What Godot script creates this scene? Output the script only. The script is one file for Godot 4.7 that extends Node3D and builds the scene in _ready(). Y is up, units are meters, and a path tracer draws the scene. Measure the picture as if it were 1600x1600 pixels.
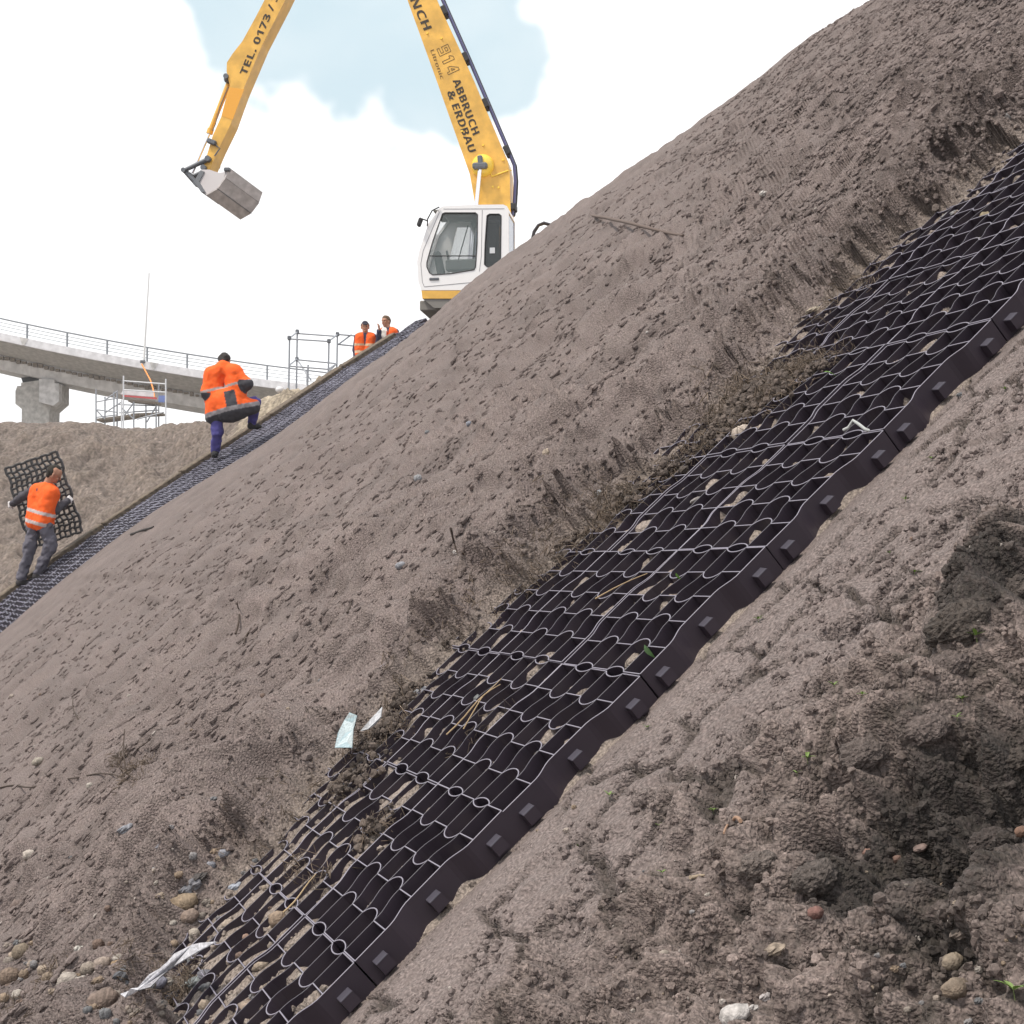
extends Node3D
# A raked embankment with plastic grid mats, workers, a demolition excavator and a bridge. Metres, y up, the camera looks along -z.

const F := 2275.0            # focal length in pixels of the 1600 px photograph
const PITCH := 0.041735
const PANEL := 0.40          # one grid panel
const WALL := 0.07           # its height
var lens := Basis(Vector3.RIGHT, PITCH)
var D: Vector3               # along the contour of the slope, away from the camera
var U: Vector3               # up the slope
var N: Vector3               # out of the slope
var A: Vector3               # lower right corner of a panel of the near mat
var taken := {}
var rng := RandomNumberGenerator.new()
var mats := {}
var noises := {}

# ------------------------------------------------------------------ mesh builder
class Mb:
	var v := PackedVector3Array()
	var n := PackedVector3Array()
	var c := PackedColorArray()
	var col := Color(1, 1, 1)
	func tri(a: Vector3, b: Vector3, d: Vector3, na: Vector3, nb: Vector3, nd: Vector3) -> void:
		if (b - a).cross(d - a).dot(na + nb + nd) > 0.0:
			v.append_array([a, d, b]); n.append_array([na, nd, nb])
		else:
			v.append_array([a, b, d]); n.append_array([na, nb, nd])
		c.append_array([col, col, col])
	func quad(a: Vector3, b: Vector3, d: Vector3, e: Vector3, out: Vector3) -> void:
		var m := (d - a).cross(e - b)
		if m.length_squared() < 1e-16:
			m = out
		m = m.normalized()
		if m.dot(out) < 0.0:
			m = -m
		tri(a, b, d, m, m, m); tri(a, d, e, m, m, m)
	func box(at: Vector3, size: Vector3, b := Basis.IDENTITY, bevel := 0.0) -> void:
		var h := size / 2.0
		var w := minf(bevel, minf(h.x, minf(h.y, h.z)) * 0.9)
		for ax in 3:
			for sg in [-1.0, 1.0]:
				var i := (ax + 1) % 3
				var j := (ax + 2) % 3
				var pts := []
				for q in [[-1, -1], [1, -1], [1, 1], [-1, 1]]:
					var p := Vector3.ZERO
					p[ax] = sg * h[ax]; p[i] = q[0] * (h[i] - w); p[j] = q[1] * (h[j] - w)
					pts.append(at + b * p)
				var o := Vector3.ZERO
				o[ax] = sg
				quad(pts[0], pts[1], pts[2], pts[3], b * o)
		if w <= 0.0:
			return
		for ax in 3:
			var i := (ax + 1) % 3
			var j := (ax + 2) % 3
			for q in [[-1, -1], [1, -1], [1, 1], [-1, 1]]:
				var p1 := Vector3.ZERO; var p2 := Vector3.ZERO; var o := Vector3.ZERO
				p1[i] = q[0] * h[i]; p1[j] = q[1] * (h[j] - w); p2[i] = q[0] * (h[i] - w); p2[j] = q[1] * h[j]
				o[i] = q[0]; o[j] = q[1]
				var e := Vector3.ZERO
				e[ax] = h[ax] - w
				quad(at + b * (p1 - e), at + b * (p1 + e), at + b * (p2 + e), at + b * (p2 - e), b * o)
		for x in [-1.0, 1.0]:
			for y in [-1.0, 1.0]:
				for z in [-1.0, 1.0]:
					var s := Vector3(x, y, z)
					var o := b * s.normalized()
					tri(at + b * (s * Vector3(h.x, h.y - w, h.z - w)), at + b * (s * Vector3(h.x - w, h.y, h.z - w)), at + b * (s * Vector3(h.x - w, h.y - w, h.z)), o, o, o)
	func tube(path: Array, r0: float, r1 := -1.0, sides := 8, cap := true) -> void:
		if r1 < 0.0:
			r1 = r0
		var rings := []
		var last := Vector3.ZERO
		for i in path.size():
			var dir: Vector3 = (path[mini(i + 1, path.size() - 1)] - path[maxi(i - 1, 0)]).normalized()
			var s := last
			if i == 0:
				s = dir.cross(Vector3.UP if absf(dir.y) < 0.9 else Vector3.RIGHT)
			s = (s - dir * s.dot(dir)).normalized()
			last = s
			var u := dir.cross(s)
			var r := lerpf(r0, r1, float(i) / (path.size() - 1))
			var ring := []
			for k in sides:
				var a := TAU * k / sides
				var o := s * cos(a) + u * sin(a)
				ring.append([path[i] + o * r, o])
			rings.append(ring)
		for i in rings.size() - 1:
			for k in sides:
				var a = rings[i][k]; var b = rings[i][(k + 1) % sides]; var d = rings[i + 1][(k + 1) % sides]; var e = rings[i + 1][k]
				tri(a[0], b[0], d[0], a[1], b[1], d[1]); tri(a[0], d[0], e[0], a[1], d[1], e[1])
		if cap:
			for w in [0, rings.size() - 1]:
				var o: Vector3 = (path[0] - path[1]).normalized() if w == 0 else (path[-1] - path[-2]).normalized()
				for k in range(1, sides - 1):
					tri(rings[w][0][0], rings[w][k][0], rings[w][k + 1][0], o, o, o)
	func prism(pts: Array, w: Vector3, bevel := 0.0) -> void:   # a flat outline in space, pushed along w
		var flat := PackedVector2Array()
		var mid := Vector3.ZERO
		for p in pts:
			mid += p / pts.size()
		var z := w.normalized()
		var x: Vector3 = (pts[1] - pts[0]).normalized()
		x = (x - z * x.dot(z)).normalized()
		var y := z.cross(x)
		for p in pts:
			flat.append(Vector2((p - mid).dot(x), (p - mid).dot(y)))
		var ids := Geometry2D.triangulate_polygon(flat)
		for k in range(0, ids.size(), 3):
			tri(pts[ids[k]], pts[ids[k + 1]], pts[ids[k + 2]], -z, -z, -z)
			tri(pts[ids[k]] + w, pts[ids[k + 1]] + w, pts[ids[k + 2]] + w, z, z, z)
		var turn := 0.0
		for k in flat.size():
			turn += flat[k].cross(flat[(k + 1) % flat.size()])
		for k in pts.size():
			var a: Vector3 = pts[k]
			var b: Vector3 = pts[(k + 1) % pts.size()]
			var out := (b - a).cross(z) * signf(turn)
			quad(a, b, b + w, a + w, out)
	func ball(at: Vector3, r: Vector3, b := Basis.IDENTITY, rows := 8, sides := 12, from := 0.0, to := PI) -> void:
		for i in rows:
			for k in sides:
				var q := []
				for e in [[i, k], [i, k + 1], [i + 1, k + 1], [i + 1, k]]:
					var th: float = lerpf(from, to, float(e[0]) / rows)
					var ph: float = TAU * e[1] / sides
					var o := Vector3(sin(th) * cos(ph), cos(th), sin(th) * sin(ph))
					q.append([at + b * (o * r), (b * (o / r)).normalized()])
				tri(q[0][0], q[1][0], q[2][0], q[0][1], q[1][1], q[2][1])
				tri(q[0][0], q[2][0], q[3][0], q[0][1], q[2][1], q[3][1])
	func ribbon(path: Array, up: Vector3, h: float, th: float, side: Color, rim: Color) -> void:   # an upright strip with a rounded rim; its foot is left open
		var L := []
		var R := []
		var S := []
		for i in path.size():
			var dir: Vector3 = (path[mini(i + 1, path.size() - 1)] - path[maxi(i - 1, 0)]).normalized()
			var s := dir.cross(up)
			S.append(s); L.append(path[i] + s * th / 2); R.append(path[i] - s * th / 2)
		for i in path.size() - 1:
			var dn := -up * h
			var ch := up * th * 0.3
			var e0: Vector3 = S[i] * th * 0.28
			var e1: Vector3 = S[i + 1] * th * 0.28
			col = side
			quad(L[i] - ch, L[i + 1] - ch, L[i + 1] + dn, L[i] + dn, S[i])
			quad(R[i] - ch, R[i + 1] - ch, R[i + 1] + dn, R[i] + dn, -S[i])
			col = rim
			quad(L[i] - ch, L[i + 1] - ch, L[i + 1] - e1, L[i] - e0, S[i] + up)
			quad(R[i] - ch, R[i + 1] - ch, R[i + 1] + e1, R[i] + e0, up - S[i])
			quad(L[i] - e0, L[i + 1] - e1, R[i + 1] + e1, R[i] + e0, up)
	func mesh(origin := Vector3.ZERO) -> ArrayMesh:
		var a := []
		a.resize(Mesh.ARRAY_MAX)
		var w := v.duplicate()
		if origin != Vector3.ZERO:
			for i in w.size():
				w[i] -= origin
		a[Mesh.ARRAY_VERTEX] = w; a[Mesh.ARRAY_NORMAL] = n; a[Mesh.ARRAY_COLOR] = c
		var m := ArrayMesh.new()
		m.add_surface_from_arrays(Mesh.PRIMITIVE_TRIANGLES, a)
		return m

# ------------------------------------------------------------------ naming
func numbered(called: String) -> String:
	var k: int = taken.get(called, 0)
	taken[called] = k + 1
	return called if k == 0 else "%s_%03d" % [called, k]

func tag(o: Node3D, label := "", category := "", group := "", kind := "") -> Node3D:
	if label: o.set_meta("label", label)
	if category: o.set_meta("category", category)
	if group: o.set_meta("group", group)
	if kind: o.set_meta("kind", kind)
	return o

func thing(called: String, at: Vector3, label: String, category: String, group := "") -> Node3D:
	var o := Node3D.new()
	o.name = numbered(called)
	add_child(o, true)
	o.position = at
	return tag(o, label, category, group)

func base_of(o: Node) -> Vector3:
	while o.get_parent() != self and o != self:
		o = o.get_parent()
	return Vector3.ZERO if o == self else (o as Node3D).position

func put(called: String, mesh: Mesh, m: Material, parent: Node = self) -> MeshInstance3D:
	var o := MeshInstance3D.new()
	o.name = numbered(called) if parent == self else called
	o.mesh = mesh
	o.material_override = m
	if parent != self:
		var k := 1
		while parent.has_node(NodePath(o.name)):
			o.name = "%s_%03d" % [called, k]
			k += 1
	parent.add_child(o, true)
	return o

func obj(called: String, b: Mb, m: Material, parent: Node = self) -> MeshInstance3D:   # b is built in world coordinates
	return put(called, b.mesh(Vector3.ZERO if parent == self else base_of(parent)), m, parent)

func solo(called: String, b: Mb, m: Material, at: Vector3, label: String, category: String, group := "") -> MeshInstance3D:
	var o := put(called, b.mesh(at), m)
	o.position = at
	tag(o, label, category, group)
	return o

# ------------------------------------------------------------------ space
func px(x: float, y: float, z: float) -> Vector3:      # the point that stands z metres before the camera where the photograph has (x, y)
	return lens * Vector3((x - 800.0) / F * z, (800.0 - y) / F * z, -z)

func ray(x: float, y: float) -> Vector3:
	return lens * Vector3((x - 800.0) / F, (800.0 - y) / F, -1.0)

func hit(x: float, y: float) -> Vector2:               # (s, t) on the plane of the slope
	var r := ray(x, y)
	var q := r * (N.dot(A) / N.dot(r)) - A
	return Vector2(q.dot(D), q.dot(U))

func on_plane(x: float, y: float, at: Vector3, normal: Vector3) -> Vector3:
	var r := ray(x, y)
	return r * (normal.dot(at) / normal.dot(r))

func noise(called: String, freq: float, octaves := 3, kind := FastNoiseLite.TYPE_SIMPLEX_SMOOTH, fractal := FastNoiseLite.FRACTAL_FBM) -> FastNoiseLite:
	var f := FastNoiseLite.new()
	f.seed = hash(called) % 10000
	f.frequency = freq
	f.noise_type = kind
	f.fractal_type = fractal if octaves > 1 else FastNoiseLite.FRACTAL_NONE
	f.fractal_octaves = octaves
	noises[called] = f
	return f

# ------------------------------------------------------------------ materials
func lin(r: float, g: float, b: float) -> Color:
	return Color(r, g, b).linear_to_srgb()

func mat(called: String, c: Color, rough := 0.8, metal := 0.0) -> StandardMaterial3D:
	var m := StandardMaterial3D.new()
	m.resource_name = called
	m.albedo_color = c.linear_to_srgb()
	m.roughness = rough
	m.metallic = metal
	mats[called] = m
	return m

func vmat(called: String, rough := 0.8) -> StandardMaterial3D:
	var m := mat(called, Color(1, 1, 1), rough)
	m.vertex_color_use_as_albedo = true
	return m

func noise_tex(freq: float, octaves: int, lo: float, hi: float, size := 512, kind := FastNoiseLite.TYPE_SIMPLEX_SMOOTH, seed_ := 1) -> NoiseTexture2D:
	var f := FastNoiseLite.new()
	f.frequency = freq
	f.fractal_octaves = octaves
	f.noise_type = kind
	f.seed = seed_
	var t := NoiseTexture2D.new()
	t.width = size; t.height = size
	t.seamless = true
	t.noise = f
	var g := Gradient.new()
	g.set_color(0, Color(lo, lo, lo)); g.set_color(1, Color(hi, hi, hi))
	g.set_offset(0, 0.2); g.set_offset(1, 0.8)
	t.color_ramp = g
	return t

func grain(m: StandardMaterial3D, tile: float, albedo: Texture2D, height: Texture2D = null, relief := 0.0) -> StandardMaterial3D:
	m.uv1_triplanar = true
	m.uv1_world_triplanar = true
	m.uv1_scale = Vector3.ONE / tile
	m.albedo_texture = albedo
	if height:
		m.heightmap_enabled = true
		m.heightmap_texture = height
		m.heightmap_scale = relief
	return m

func glass(called: String, c: Color, alpha: float) -> StandardMaterial3D:
	var m := mat(called, c, 0.05)
	m.albedo_color.a = alpha
	m.transparency = BaseMaterial3D.TRANSPARENCY_ALPHA
	return m

func make_materials() -> void:
	var fine := noise_tex(0.045, 5, 0.62, 1.0)
	var soil_h := noise_tex(0.1, 5, 0.0, 1.0, 1024, FastNoiseLite.TYPE_PERLIN, 7)
	var blotch := noise_tex(0.012, 4, 0.84, 1.0, 512, FastNoiseLite.TYPE_SIMPLEX_SMOOTH, 4)
	grain(vmat("soil", 0.95), 0.6, noise_tex(0.07, 6, 0.62, 1.0, 1024, FastNoiseLite.TYPE_SIMPLEX_SMOOTH, 9), soil_h, 0.4)
	mats.soil.uv1_triplanar_sharpness = 6.0
	grain(vmat("bank_soil", 0.95), 2.0, fine, soil_h, 0.8)
	grain(vmat("crumb", 0.95), 0.12, fine)
	vmat("plastic", 0.42)
	vmat("cloth", 0.85)
	vmat("skin", 0.6)
	grain(mat("yellow", Color(0.86, 0.49, 0.08), 0.42), 2.2, noise_tex(0.01, 5, 0.86, 1.0))
	mats.yellow.clearcoat_enabled = true
	mats.yellow.clearcoat = 0.3
	mat("yellow_boss", Color(0.9, 0.62, 0.08), 0.35)
	mat("white_paint", Color(0.82, 0.82, 0.84), 0.35)
	mat("seam", Color(0.3, 0.3, 0.32), 0.6)
	mat("rubber", Color(0.02, 0.02, 0.024), 0.6)
	mat("hose", Color(0.035, 0.035, 0.05), 0.5)
	mat("pipe", Color(0.08, 0.08, 0.2), 0.4)
	mat("letter", Color(0.03, 0.02, 0.012), 0.5)
	mat("letter_line", Color(0.16, 0.09, 0.02), 0.5)
	mat("chrome", Color(0.8, 0.8, 0.85), 0.18, 1.0)
	grain(mat("steel", Color(0.57, 0.54, 0.545), 0.55, 0.1), 0.9, noise_tex(0.01, 5, 0.8, 1.0))
	mat("dark_steel", Color(0.13, 0.14, 0.16), 0.5, 0.4)
	mat("grey_paint", Color(0.2, 0.19, 0.18), 0.7)
	mat("cab_dark", Color(0.03, 0.03, 0.033), 0.8)
	mat("cab_grey", Color(0.22, 0.24, 0.24), 0.8)
	mat("cab_lining", Color(0.12, 0.115, 0.1), 0.9)
	glass("pane", Color(0.05, 0.1, 0.1), 0.22)
	mats.pane.roughness = 0.02
	glass("pane_dark", Color(0.02, 0.03, 0.035), 0.55)
	glass("pane_rear", Color(0.15, 0.22, 0.4), 0.6)  # blue reflection painted into the tint of the glass
	grain(mat("concrete", Color(0.64, 0.63, 0.63), 0.85), 4.0, blotch)
	grain(mat("concrete_shaded", Color(0.5, 0.485, 0.465), 0.9), 3.0, blotch)  # shade of underside and pier put into a darker concrete
	grain(mat("fascia", Color(0.74, 0.74, 0.78), 0.8), 4.0, noise_tex(0.012, 4, 0.9, 1.0))  # sunlight on the deck edge put into a near white tone
	mat("rail", Color(0.2, 0.22, 0.25), 0.6)
	mat("galvanised", Color(0.3, 0.32, 0.36), 0.5, 0.3)
	mat("pale_tube", Color(0.6, 0.62, 0.66), 0.5)
	mat("blue_sheet", Color(0.16, 0.22, 0.5), 0.7)
	mat("red_board", Color(0.55, 0.09, 0.1), 0.7)
	mat("deck", Color(0.2, 0.17, 0.14), 0.9)
	mat("orange_hose", Color(0.8, 0.28, 0.06), 0.6)
	grain(mat("timber", Color(0.2, 0.158, 0.12), 0.9), 0.8, noise_tex(0.02, 5, 0.6, 1.0))
	mat("mast", Color(0.66, 0.67, 0.68), 0.5)
	vmat("leaf", 0.6)
	mats.leaf.backlight_enabled = true
	mats.leaf.backlight = Color(0.4, 0.5, 0.2)
	vmat("root", 0.9)
	grain(vmat("stone", 0.8), 0.07, noise_tex(0.02, 5, 0.68, 1.0, 256), noise_tex(0.04, 4, 0, 1, 256), 0.15)
	grain(vmat("foil", 0.35), 0.08, noise_tex(0.03, 3, 0.7, 1.0, 256))
	vmat("cloth_plain", 0.8)

# ------------------------------------------------------------------ the embankment
const EDGE := [[-330, 1250, 18.0], [-150, 1110, 18.6], [0, 990, 19.2], [100, 905, 19.7], [240, 800, 20.5], [420, 688, 22.0], [560, 583, 24.0], [650, 521, 25.0], [740, 439, 25.0], [860, 354, 24.0], [980, 269, 22.0], [1075, 205, 20.0], [1165, 138, 18.2], [1250, 70, 16.5], [1360, 3, 14.5], [1480, -60, 13.0], [1640, -150, 11.5], [1850, -270, 10.0]]
const TOP := [[-330, 1175, 19.4], [-150, 1050, 19.9], [0, 940, 20.5], [100, 868, 21.0], [240, 773, 21.8], [420, 656, 23.3], [560, 562, 25.2], [650, 506, 25.9]]
const NEAR := [[1.2, -2.2], [0.5, -1.6], [-0.1, -1.15], [-0.55, -0.75], [-0.9, -0.4], [-1.2, -0.15], [-1.45, 0.05], [-1.6, 0.22], [-1.7, 0.4], [-1.7, 0.6], [-1.6, 0.85], [-1.4, 1.15], [-1.1, 1.55], [-0.75, 2.0], [-0.2, 2.7], [0.5, 3.5], [1.4, 4.5], [2.4, 5.6]]
const ROWS := 940
const COLS := 980
const BORDER := [[-1.0, 0.05], [-0.5, 0.15], [-0.36, 0.42], [-0.27, 0.84], [0.0, 1.02], [0.35, 1.15], [0.86, 1.17], [1.42, 1.12], [1.92, 1.06], [2.38, 1.15], [2.88, 0.94], [3.48, 0.98], [3.9, 0.9], [6.0, 0.9]]
var surf := PackedVector3Array()
var surf_px := PackedVector2Array()
var mounds := []
var trenches := []
var border_tab := PackedFloat32Array()

func along(list: Array, u: float) -> Vector3:          # a smooth curve through a list of pixel and depth triples
	var i := clampi(int(u), 0, list.size() - 2)
	var f := u - i
	var p := []
	for k in [i - 1, i, i + 1, i + 2]:
		var e = list[clampi(k, 0, list.size() - 1)]
		p.append(px(e[0], e[1], e[2]))
	return (p[1] as Vector3).cubic_interpolate(p[2], p[0], p[3], f)

func near_at(u: float) -> Vector2:
	var i := clampi(int(u), 0, NEAR.size() - 2)
	var f := u - i
	var p := []
	for k in [i - 1, i, i + 1, i + 2]:
		var e = NEAR[clampi(k, 0, NEAR.size() - 1)]
		p.append(Vector2(e[0], e[1]) * 1.2)
	return (p[1] as Vector2).cubic_interpolate(p[2], p[0], p[3], f)

func border(t: float) -> float:                        # where the soil begins to cover the left side of the near mat
	return border_tab[clampi(int((t + 2.0) * 50.0), 0, border_tab.size() - 1)]

var h_out := 0.0
var c_out := Color()
func relief(s: float, t: float) -> void:               # height over the smooth slope and the soil's own colour there
	var nz := noises
	var big: float = nz.big.get_noise_2d(s, t)
	var tone: float = nz.tone.get_noise_2d(s, t)
	var sb := border(t)
	var h := 0.0
	var c := Color(0.243, 0.197, 0.188)
	if s > sb - 0.12:
		# the raked slope: runs and crumbs that follow the fall line
		var k := smoothstep(sb - 0.05, sb + 0.06, s)
		var far := 1.0 / (1.0 + maxf(s - 3.0, 0.0) * 0.07)
		var ds := pow(maxf(s * 0.93 + 2.78, 1.0), 2.0) / ROWS   # the sheet's own step along s here: no face is steeper than it can carry
		var w1 := maxf(0.035, ds * 4.5)
		var w2 := maxf(0.035, ds * 11.0)
		var near1 := smoothstep(3.2, 1.3, s)                # what is finer than the sheet can carry further off is left to crumbs and grain
		var near2 := smoothstep(4.2, 2.0, s)
		var near3 := smoothstep(7.5, 3.5, s)
		var run: float = nz.run.get_noise_2d(s * 9.0, t * 1.6)
		var run2: float = nz.run2.get_noise_2d(s * 26.0, t * 6.0) * near1
		var cr: float = nz.crumb.get_noise_2d(s * 0.9, t * 0.45)
		var gr: float = nz.grit.get_noise_2d(s, t * 0.5)
		var rough := 0.55 + 0.45 * smoothstep(-0.25, 0.3, nz.patch.get_noise_2d(s, t * 0.5))
		var furrow := smoothstep(0.16, 0.02, absf(run + 0.12)) * smoothstep(-0.1, 0.25, nz.patch.get_noise_2d(s * 1.7 + 7.0, t * 1.2)) * 0.9 + smoothstep(0.2, 0.03, absf(run2)) * 0.35 * rough
		var sa: float = nz.step.get_noise_2d(s * 2.1 + big * 0.5, t * 0.34)
		var sb2: float = nz.step2.get_noise_2d(s * 5.5 + sa, t * 0.9)
		var pm := smoothstep(-0.25, 0.1, nz.patch.get_noise_2d(s * 0.6 + 7.0, t * 0.6))
		var pm2 := smoothstep(-0.1, 0.2, nz.patch.get_noise_2d(s * 1.3, t * 1.3 + 5.0))
		var steps := 0.03 * pm * (smoothstep(-0.26 - w1, -0.26 + w1, sa) + smoothstep(-w1, w1, sa) + smoothstep(0.26 - w1, 0.26 + w1, sa)) + 0.018 * pm2 * near3 * (smoothstep(-0.17 - w2, -0.17 + w2, sb2) + smoothstep(0.17 - w2, 0.17 + w2, sb2))
		var ck: float = nz.crackline.get_noise_2d(s * 5.0, t * 0.8)
		var ck2: float = nz.crackline.get_noise_2d(s * 11.0 + 40.0, t * 1.9)
		h -= 0.03 * near3 * smoothstep(maxf(0.17, ds * 12.0), 0.01, absf(ck)) * smoothstep(-0.3, 0.05, nz.patch.get_noise_2d(s * 1.6, t * 1.4 + 9.0)) + 0.02 * near2 * smoothstep(maxf(0.16, ds * 26.0), 0.01, absf(ck2)) * smoothstep(0.0, 0.2, nz.patch.get_noise_2d(s * 2.6 + 4.0, t * 2.4))
		h += 1.0 * steps / (1.0 + maxf(s - 2.5, 0.0) * 0.16) + big * 0.05 + (run * 0.02 - furrow * 0.008) * smoothstep(3.6, 1.8, s) + (maxf(cr, -0.15) * 0.01 * near1 + gr * 0.002 * smoothstep(1.9, 1.0, s)) * rough
		var q := (s - sb - 0.16) / 0.16
		var rid := exp(-q * q)
		var brink: float = sb + 0.10 + 0.06 * nz.lump.get_noise_2d(t * 1.6, 3.0) + 0.02 * nz.edge.get_noise_2d(s * 0.6, t * 0.7) + 0.012 * cr
		var tall: float = clampf(0.65 + 1.1 * nz.lump.get_noise_2d(t * 0.7, 40.0), 0.2, 1.15)
		h += 0.095 * tall * smoothstep(brink, brink + maxf(0.03, ds * 2.5), s) * (0.35 + 0.65 * exp(-maxf(s - brink, 0.0) / 0.45))
		h += rid * (0.01 + 0.04 * nz.lump.get_noise_2d(s, t * 0.6) + 0.016 * nz.edge.get_noise_2d(s, t * 0.6) + cr * 0.008 + gr * 0.002)
		var wide := exp(-pow((s - sb - 0.3) / 0.5, 2.0))
		h += wide * (nz.edge.get_noise_2d(s, t * 0.4) * 0.014 + nz.lump.get_noise_2d(s, t * 0.5) * 0.025)
		c = c * (1.0 + 0.24 * tone + 0.14 * big + 0.08 * run2 + 0.08 * cr)
		c = c.lerp(Color(0.17, 0.133, 0.12), clampf(rid * (0.25 + 0.5 * nz.lump.get_noise_2d(s + 9.0, t)), 0.0, 0.6))
		if k < 1.0:
			var bed := bed_level(s, t, sb)
			h = lerpf(bed, h, k)
			c = c.lerp(Color(0.37, 0.31, 0.265), (1.0 - k) * 0.6)
	elif s > 0.0:
		h = bed_level(s, t, sb)
		c = Color(0.38, 0.32, 0.285) * (1.0 + 0.15 * tone)
	else:
		# right of the mat: packed silt with cracks that turns into rough damp mounds, their shade painted in
		var d := -s
		var wob: float = nz.lump.get_noise_2d(s, t)
		var w2: float = nz.edge.get_noise_2d(s, t)
		var rgh := smoothstep(0.33, 0.68, d + wob * 0.14 + 0.1 * big - smoothstep(0.55, 1.6, t) * 0.16)
		var low := smoothstep(0.2, -0.2, t)
		rgh = clampf(rgh + 0.12 * low * smoothstep(0.4, 0.7, d), 0.0, 1.0)
		var cell: float = nz.cell.get_noise_2d(s + w2 * 0.03, t + wob * 0.05) + 1.0
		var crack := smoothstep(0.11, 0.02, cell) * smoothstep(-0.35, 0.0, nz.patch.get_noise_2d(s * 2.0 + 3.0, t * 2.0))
		var cr: float = nz.crumb.get_noise_2d(s, t)
		var gr: float = nz.grit.get_noise_2d(s, t)
		h = -0.068 + 0.022 * smoothstep(0.0, 0.12, d) + 0.012 * smoothstep(0.02, 0.12, d) * w2 + big * 0.03 * smoothstep(0.0, 0.3, d)
		h -= crack * 0.02 * (1.0 - 0.5 * rgh)
		h += gr * 0.0008 + cr * 0.0012
		var run: float = nz.run.get_noise_2d(s * 7.0, t * 3.0)
		h += rgh * (wob * 0.055 + w2 * 0.03 + cr * 0.007 + gr * 0.0018 + run * 0.012 - 0.02 * smoothstep(0.1, 0.5, run))
		var moist_shade := 0.0  # damp soil, with the shade of hollows and crevices painted in
		for m in mounds:
			var e := Vector2(s - m[0], t - m[1])
			var r: float = e.length_squared() / (m[2] * m[2])
			if r < 6.0:
				var warp: float = r * (1.0 + 0.5 * wob) + 0.35 * w2
				var g := exp(-maxf(warp, 0.0) * 1.3)
				h += m[3] * 1.35 * g
				moist_shade += m[4] * g
		for m in trenches:
			if s < m[2] or s > m[3]: continue
			var pa := Vector2(s, t) - (m[0] as Vector2)
			var f := clampf(pa.dot(m[1]) / m[6], 0.0, 1.0)
			var dd: float = pa.distance_to(m[1] * f) + 0.012 * w2 + 0.01 * wob
			if dd < m[4] * 2.0:
				var g := smoothstep(m[4] * 1.6, m[4] * 0.25, dd)
				h -= m[5] * g
				moist_shade += 0.5 * g
		moist_shade = smoothstep(0.22, 0.75, moist_shade + (0.4 * w2 + 0.35 * wob) * minf(1.0, moist_shade * 3.0))
		c = Color(0.262, 0.215, 0.207) * (1.0 + 0.14 * tone + 0.1 * gr)
		c = c.lerp(Color(0.225, 0.18, 0.167) * (1.0 + 0.4 * cr + 0.35 * w2 + 0.25 * gr), rgh)
		c = c.lerp(Color(0.225, 0.183, 0.17), 0.5 * low * rgh)
		c = c.lerp(Color(0.048, 0.04, 0.037) * (1.0 + 0.5 * cr + 0.4 * gr), moist_shade * 0.93)
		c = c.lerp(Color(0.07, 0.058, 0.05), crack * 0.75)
	h_out = h
	c_out = c

func grain_of() -> float:                             # single pale and dark grains among the soil
	var r := rng.randf()
	return 1.55 if r < 0.012 else 0.55 if r > 0.965 else 0.88 + 0.24 * rng.randf()

func bed_level(s: float, t: float, sb: float) -> float:
	var f: float = noises.fill.get_noise_2d(s, t)
	var g: float = noises.lump.get_noise_2d(s * 1.3, t * 1.3)
	var fill := 0.012 + maxf(0.0, f - 0.03) * 0.075 + 0.012 * smoothstep(0.2, 1.0, s) + 0.006 * g
	fill += 0.055 * clampf((0.34 - t) * 1.5 + (s - 0.55) * 1.1, 0.0, 1.0)
	fill += 0.045 * smoothstep(sb - 0.2, sb, s)
	return -WALL + smoothstep(0.0, 0.07, s) * minf(fill, 0.054 + 0.014 * g)

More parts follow.
